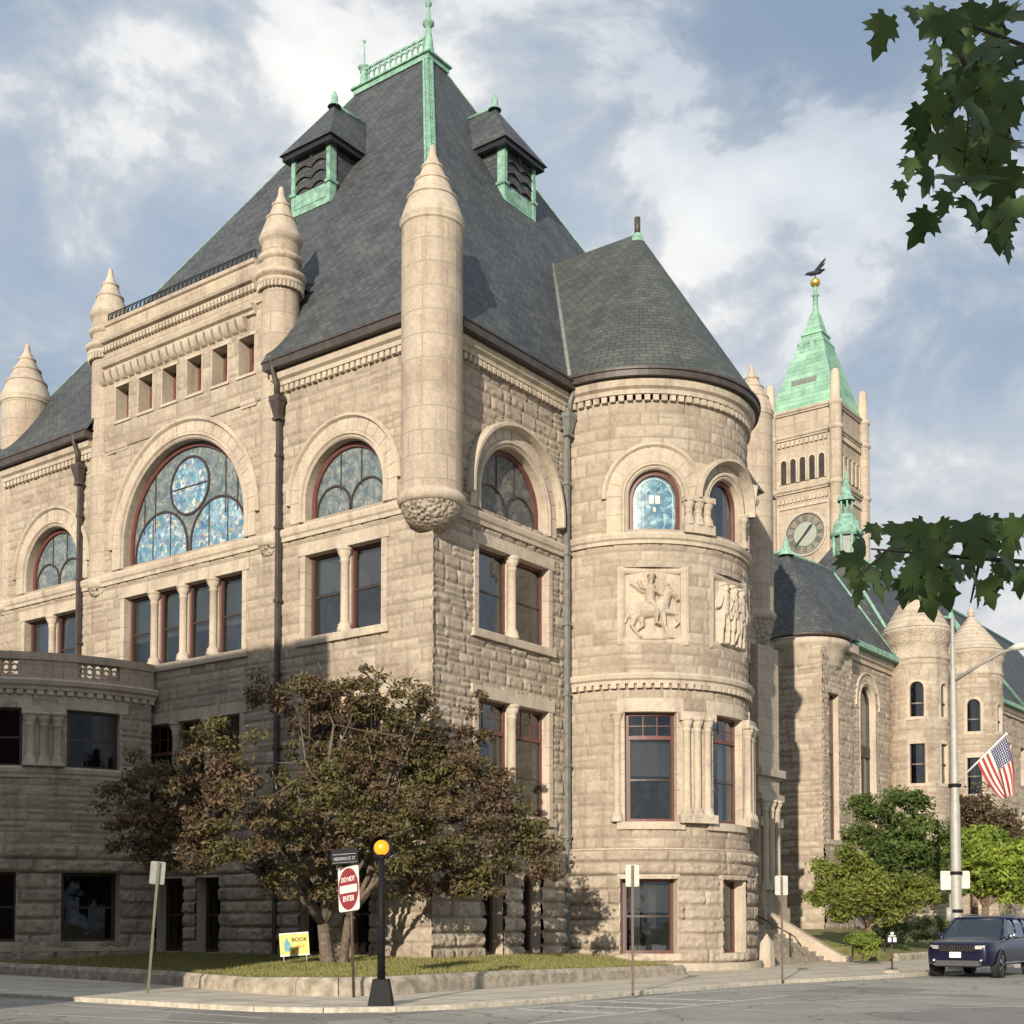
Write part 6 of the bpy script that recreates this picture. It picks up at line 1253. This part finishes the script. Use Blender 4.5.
# street lamp with flag bracket
T = thing('street_lamp', 'tall pale grey steel lamp post with curved arm beside the parked car', 'street lamp'); x, y = 11.15, 16.8
t = MB(); t.lathe(x, y, [(.34, GP), (.34, GP + .1), (.22, GP + .2), (.21, .5), (.18, 5.9), (.16, 6.0), (.11, 10.9), (.08, 11.0), (.06, 12.9), (0, 12.95)], 16); t.build('pole', 'galv', T)
t = MB(); t.tube([(x, y, 10.5), (x + 1.0, y - .1, 11.0), (x + 1.9, y - .2, 11.35), (x + 2.6, y - .3, 11.45), (x + 4.0, y - .4, 11.55)], [.075, .07, .06, .05, .05], 8); t.build('arm', 'galv', T)
t = MB(); t.tube([(x + 2.1, y - .22, 11.42), (x + 2.4, y - .25, 11.46), (x + 3.2, y - .3, 11.5), (x + 3.5, y - .33, 11.5)], [.06, .14, .12, .05], 10); t.build('lamp_head', 'offwhite', T)
t = MB()
for z in (6.55, 3.3, 1.9): t.lathe(x, y, [(.2, z), (.235, z + .01), (.235, z + .12), (.2, z + .13)], 14)
t.build('band', 'black', T)
mf = frame_at(x, y, 0, -50); t = MB(); board(mf, t, -.58, -.2, 2.75, 3.45, -.02, .0, .04); o = t.build('plate', 'offwhite', T); t = MB(); board(mf, t, .2, .52, 2.8, 3.45, -.02, .0, .04); t.build('plate', 'offwhite', T)
t = MB(); t.tube([mf(-.32, 1.6, .1), mf(-.32, 2.1, .1)], .12, 8); t.tube([mf(-.25, .0, .05), mf(-.25, 2.6, .05)], .03, 6); t.build('junction_box', 'galv', T)
T = thing('flag', 'american flag drooping from an angled white pole on the street lamp', 'flag')
pa, pb = np.array([x + .15, y - .1, 6.75]), np.array([x + 1.95, y - .2, 8.35]); t = MB(); t.tube([pa, pb], .035, 8); t.ball(pb, .06, 8); t.build('flagpole', 'white', T)
nu, nv = 40, 52; Hs, Fs = np.meshgrid(np.linspace(0, 1, nu), np.linspace(0, 1, nv), indexing='ij')
hp = pa + (pb - pa) * (.40 + .58 * Hs[..., None]); B0 = pb + np.array([.25, -.1, -2.35]); bot = B0 + np.stack([-.42 * (1 - Hs) + .02, .10 * np.sin(Hs * 9), .12 * Hs], -1)
sag = np.stack([.16 * np.sin(Fs * PI) * (Hs - .1), .10 * np.sin(Hs * 15 + Fs * 4) * Fs, -.18 * np.sin(Fs * PI) * (1 - Hs)], -1)
V = (hp * (1 - Fs[..., None]) + bot * Fs[..., None] + sag).reshape(-1, 3); idx = np.arange(nu * nv).reshape(nu, nv)
q = np.stack([idx[:-1, :-1], idx[1:, :-1], idx[1:, 1:], idx[:-1, 1:]], -1).reshape(-1, 4)
m_, nt_, b_ = new_mat('flag_cloth'); uv = N(nt_, 'ShaderNodeUVMap'); sp_ = N(nt_, 'ShaderNodeSeparateXYZ'); L(nt_, uv.outputs[0], sp_.inputs[0])
def mth(op, a, b=None):
    n = N(nt_, 'ShaderNodeMath', operation=op)
    for i, v in enumerate((a, b)):
        if v is None: continue
        if isinstance(v, (int, float)): n.inputs[i].default_value = v
        else: L(nt_, v, n.inputs[i])
    return n.outputs[0]
H_, F2 = sp_.outputs[0], sp_.outputs[1]
stripe_ = mth('LESS_THAN', mth('MODULO', mth('MULTIPLY', H_, 13.0), 2.0), 1.0); cant = mth('MULTIPLY', mth('GREATER_THAN', H_, 6 / 13), mth('LESS_THAN', F2, .4))
vo = N(nt_, 'ShaderNodeTexVoronoi'); mpn = N(nt_, 'ShaderNodeMapping'); mpn.inputs['Scale'].default_value = (17, 26, 1); L(nt_, uv.outputs[0], mpn.inputs[0]); L(nt_, mpn.outputs[0], vo.inputs['Vector']); vo.inputs['Scale'].default_value = 1; vo.inputs['Randomness'].default_value = 0
star = mth('LESS_THAN', vo.outputs['Distance'], .27)
c0 = mixc(nt_, stripe_, (.62, .58, .52), (.32, .035, .045)); c1_ = mixc(nt_, star, (.03, .04, .12), (.6, .6, .6)); c2_ = mixc(nt_, cant, c0, c1_); L(nt_, c2_, b_.inputs['Base Color']); b_.inputs['Roughness'].default_value = .8; M['flag'] = m_
np_mesh('flag_cloth', V, q, 'flag', T, uv=np.stack([Hs.ravel(), Fs.ravel()], -1))
# ---- parked car, nose towards the camera
T = thing('parked_car', 'dark blue SUV parked at the kerb facing the camera', 'car')
X0, Y0, GZ = 12.95, 11.3, -.27; SC_ = 1.16
def cp(dx, dy, z): return (X0 + dx * SC_, Y0 + dy * SC_, GZ + z * SC_)
def loft(st, name, mat, parent, smooth=True, bev=0):
    t = MB(); k = len(st[0][1]); vs = []
    for yy, sec in st: vs += [cp(-a, yy, z) for a, z in sec] + [cp(a, yy, z) for a, z in sec[::-1]]
    n2 = 2 * k; fs = [(i * n2 + j, i * n2 + (j + 1) % n2, (i + 1) * n2 + (j + 1) % n2, (i + 1) * n2 + j) for i in range(len(st) - 1) for j in range(n2)] + [tuple(range(n2)), tuple(range((len(st) - 1) * n2, len(st) * n2))]
    t.add(vs, fs, None, smooth); o = t.build(name, mat, parent)
    md = o.modifiers.new('sub', 'SUBSURF'); md.levels = md.render_levels = 2 if bev else 0
    if not bev: o.modifiers.remove(md)
    return o
def bsec(hw, zl, zt, hood=0): return [(hw * .90, zl), (hw * .985, zl + .12), (hw, zl + .32), (hw * .995, zt - .18), (hw * .955, zt - .03), (hw * .80, zt + hood * .6), (hw * .3, zt + hood)]
st = [(.0, bsec(.72, .42, .93)), (.03, bsec(.80, .36, .98)), (.12, bsec(.88, .32, 1.03)), (.35, bsec(.945, .30, 1.06, .02)), (.8, bsec(.965, .30, 1.08, .04)), (1.25, bsec(.97, .30, 1.12, .04)), (1.5, bsec(.97, .30, 1.14, .02)), (2.4, bsec(.97, .30, 1.15, 0)), (3.6, bsec(.97, .30, 1.17, 0)), (4.4, bsec(.955, .32, 1.18, 0)), (4.72, bsec(.90, .38, 1.16, 0)), (4.82, bsec(.84, .45, 1.1, 0))]
body = loft(st, 'body', 'carpaint', T, True, 1)
gs = [(1.28, [(.86, 1.10), (.85, 1.11), (.84, 1.13)]), (2.0, [(.89, 1.12), (.78, 1.50), (.68, 1.66)]), (2.35, [(.90, 1.12), (.78, 1.56), (.68, 1.725)]), (3.6, [(.90, 1.12), (.78, 1.56), (.68, 1.73)]), (4.3, [(.88, 1.12), (.77, 1.53), (.66, 1.70)]), (4.72, [(.84, 1.12), (.79, 1.18), (.7, 1.2)])]
cabin = loft(gs, 'windows', 'carglass', T, False)
inn_ = loft([(1.7, [(.72, 1.05), (.70, 1.08), (.6, 1.12)]), (2.5, [(.78, 1.05), (.68, 1.45), (.55, 1.55)]), (4.4, [(.78, 1.05), (.66, 1.4), (.55, 1.5)])], 'interior', 'black', T, False)
rf = loft([(2.02, [(.70, 1.655), (.69, 1.675), (.5, 1.69)]), (2.3, [(.72, 1.70), (.70, 1.735), (.5, 1.76)]), (3.6, [(.72, 1.71), (.70, 1.745), (.5, 1.775)]), (4.38, [(.70, 1.67), (.68, 1.71), (.5, 1.73)])], 'roof', 'carpaint', T, True)
t = MB()
for s in (-1, 1):
    for (a, b, r) in (((.875, 1.24, 1.11), (.72, 2.05, 1.67), .04), ((.90, 2.62, 1.12), (.73, 2.68, 1.70), .035), ((.90, 3.55, 1.12), (.73, 3.5, 1.70), .035), ((.87, 4.6, 1.15), (.70, 4.3, 1.70), .06), ((.72, 2.05, 1.68), (.72, 4.3, 1.70), .035)):
        t.tube([cp(s * a[0], a[1], a[2]), cp(s * b[0], b[1], b[2])], r * SC_, 6)
t.build('pillar', 'carpaint', T)
t = MB(); t.tube([cp(-.62, 2.4, 1.80), cp(-.62, 4.1, 1.79)], .02, 6); t.tube([cp(.62, 2.4, 1.80), cp(.62, 4.1, 1.79)], .02, 6); t.build('roof_rail', 'chrome', T)
def cbox(t, x0, x1, y0, y1, z0, z1): t.add([cp(a, b, c) for c in (z0, z1) for a, b in ((x0, y0), (x1, y0), (x1, y1), (x0, y1))], [(0, 1, 2, 3), (4, 5, 6, 7), (0, 1, 5, 4), (1, 2, 6, 5), (2, 3, 7, 6), (3, 0, 4, 7)])
t = MB(); cbox(t, -.49, .49, -.035, .03, .75, .94); gr = t.build('grille', 'black', T)
for i in range(7):
    t = MB(); c = -.42 + .14 * i; cbox(t, c - .048, c - .034, -.05, -.02, .775, .915); cbox(t, c + .034, c + .048, -.05, -.02, .775, .915); cbox(t, c - .048, c + .048, -.05, -.02, .905, .918); cbox(t, c - .048, c + .048, -.05, -.02, .772, .785); t.build('grille_slot', 'chrome', gr)
for s in (-1, 1):
    t = MB(); t.add([cp(s * a, b, c) for a, b, c in ((.51, -.03, .82), (.76, .03, .83), (.85, .14, .85), (.85, .14, .92), (.76, .03, .93), (.51, -.03, .92), (.51, .05, .82), (.8, .2, .83), (.8, .2, .93), (.51, .05, .92))], [(0, 1, 4, 5), (1, 2, 3, 4), (5, 4, 8, 9), (0, 6, 7, 1)]); t.build('headlight', 'galv', T)
    t = MB(); t.ball(cp(s * .66, .0, .5), .07, 10); t.build('fog_light', 'chrome', T)
    t = MB(); t.tube([cp(s * .9, 1.75, 1.12), cp(s * 1.05, 1.72, 1.2)], [.05, .11], 8); t.ball(cp(s * 1.08, 1.72, 1.2), .12, 10, .8); t.build('wing_mirror', 'carpaint' if s < 0 else 'chrome', T)
    for yy in (.92, 3.85):
        t = MB(); c = cp(s * .80, yy, .385); k = 28; xx0, xx1 = sorted((s * .74, s * .985))
        def wr(r, xo): return [(X0 + xo * SC_, Y0 + (yy + r * math.cos(2 * PI * i / k)) * SC_, GZ + (.385 + r * math.sin(2 * PI * i / k)) * SC_) for i in range(k)]
        V_ = wr(.25, s * .985) + wr(.35, s * .985) + wr(.385, s * .95) + wr(.385, s * .76) + wr(.2, s * .74)
        t.add(V_, [(i + j * k, (i + 1) % k + j * k, (i + 1) % k + (j + 1) * k, i + (j + 1) * k) for j in range(4) for i in range(k)]); wh = t.build('wheel', 'rubber', T)
        t = MB(); V_ = wr(.26, s * .97) + wr(.23, s * .975); t.add(V_, [(i, (i + 1) % k, k + (i + 1) % k, k + i) for i in range(k)])
        for j in range(5):
            for e in (-.1, .1):
                a = 2 * PI * j / 5 + e; t.add([(X0 + s * xo * SC_, Y0 + (yy + r * math.cos(a + w_)) * SC_, GZ + (.385 + r * math.sin(a + w_)) * SC_) for xo, r, w_ in ((.99, .04, -.3), (.99, .04, .3), (.975, .25, .09), (.975, .25, -.09))], [(0, 1, 2, 3)])
        t.build('rim', 'chrome', wh)
        t = MB(); t.add(wr(.44, s * .975) + wr(.40, s * .99) + wr(.44, s * .985), [(i + j * k, (i + 1) % k + j * k, (i + 1) % k + (j + 1) * k, i + (j + 1) * k) for j in range(2) for i in range(k // 2)]); t.build('arch_trim', 'plastic', T)
        t = MB(); t.add(wr(.42, s * .973), [tuple(range(k))]); t.build('wheel_well', 'black', T)
t = MB(); cbox(t, -.62, .62, -.02, .1, .36, .50); t.build('lower_grille', 'plastic', T)
t = MB(); cbox(t, -.19, .13, -.07, -.04, .58, .74); t.build('number_plate', 'white', T)
t = MB(); t.add([cp(a, b, c) for a, b, c in ((-.7, -.03, .42), (.7, -.03, .42), (.62, -.055, .35), (-.62, -.055, .35), (-.7, .1, .42), (.7, .1, .42), (.62, .1, .31), (-.62, .1, .31))], [(0, 1, 2, 3), (0, 1, 5, 4), (2, 3, 7, 6), (0, 3, 7, 4), (1, 2, 6, 5)]); t.build('skid_plate', 'plastic', T)
t = MB()
for s in (-1, 1): t.tube([cp(s * .97, 1.3, .42), cp(s * .975, 3.4, .42)], .03, 6); t.tube([cp(s * .93, 1.5, 1.135), cp(s * .92, 4.4, 1.16)], .012, 5)
t.build('side_moulding', 'chrome', T)

# ================================================================== building across the street (out of frame; its shadow falls on the library)
T = thing('brick_building', 'tall red brick block across the street from the library, outside the photo', 'building')
NX1, NY, NZ = 6.95, -30.0, 20.55
t = MB(); t.wbox(-45, NX1, -60, NY, -.4, NZ - .6); t.build('wall', 'brick', T)
t = MB(); t.wbox(-45.2, NX1, -60.2, NY, NZ - .6, NZ); t.build('cornice', 'dressed', T)
for fl in range(5):
    for i in range(16):
        xx = 6 - 3.2 * i; t = MB(); zz = 1.0 + fl * 3.9; t.wbox(xx - .6, xx + .6, NY - .06, NY + .03, zz, zz + 2.1); w_ = t.build('window', 'darkframe', T)
        t = MB(); t.wbox(xx - .52, xx + .52, NY + .03, NY + .035, zz + .08, zz + 2.0); t.build('pane', 'glass', w_)
# ---- interior light catching things in two ground floor windows
mm = Cyl(.5, 11.95, 4.2)
t = MB()
for a, z in ((-63, .52), (-58, .5), (-50, .55), (-46, .52)): u = mm.R * R_(a); t.box(mm, u - .16, u + .16, .44, z + .2, -.75, -.6)
o = t.build('papers', 'offwhite'); o['label'] = 'pale papers lying on the sill inside the basement bay window'; o['category'] = 'papers'
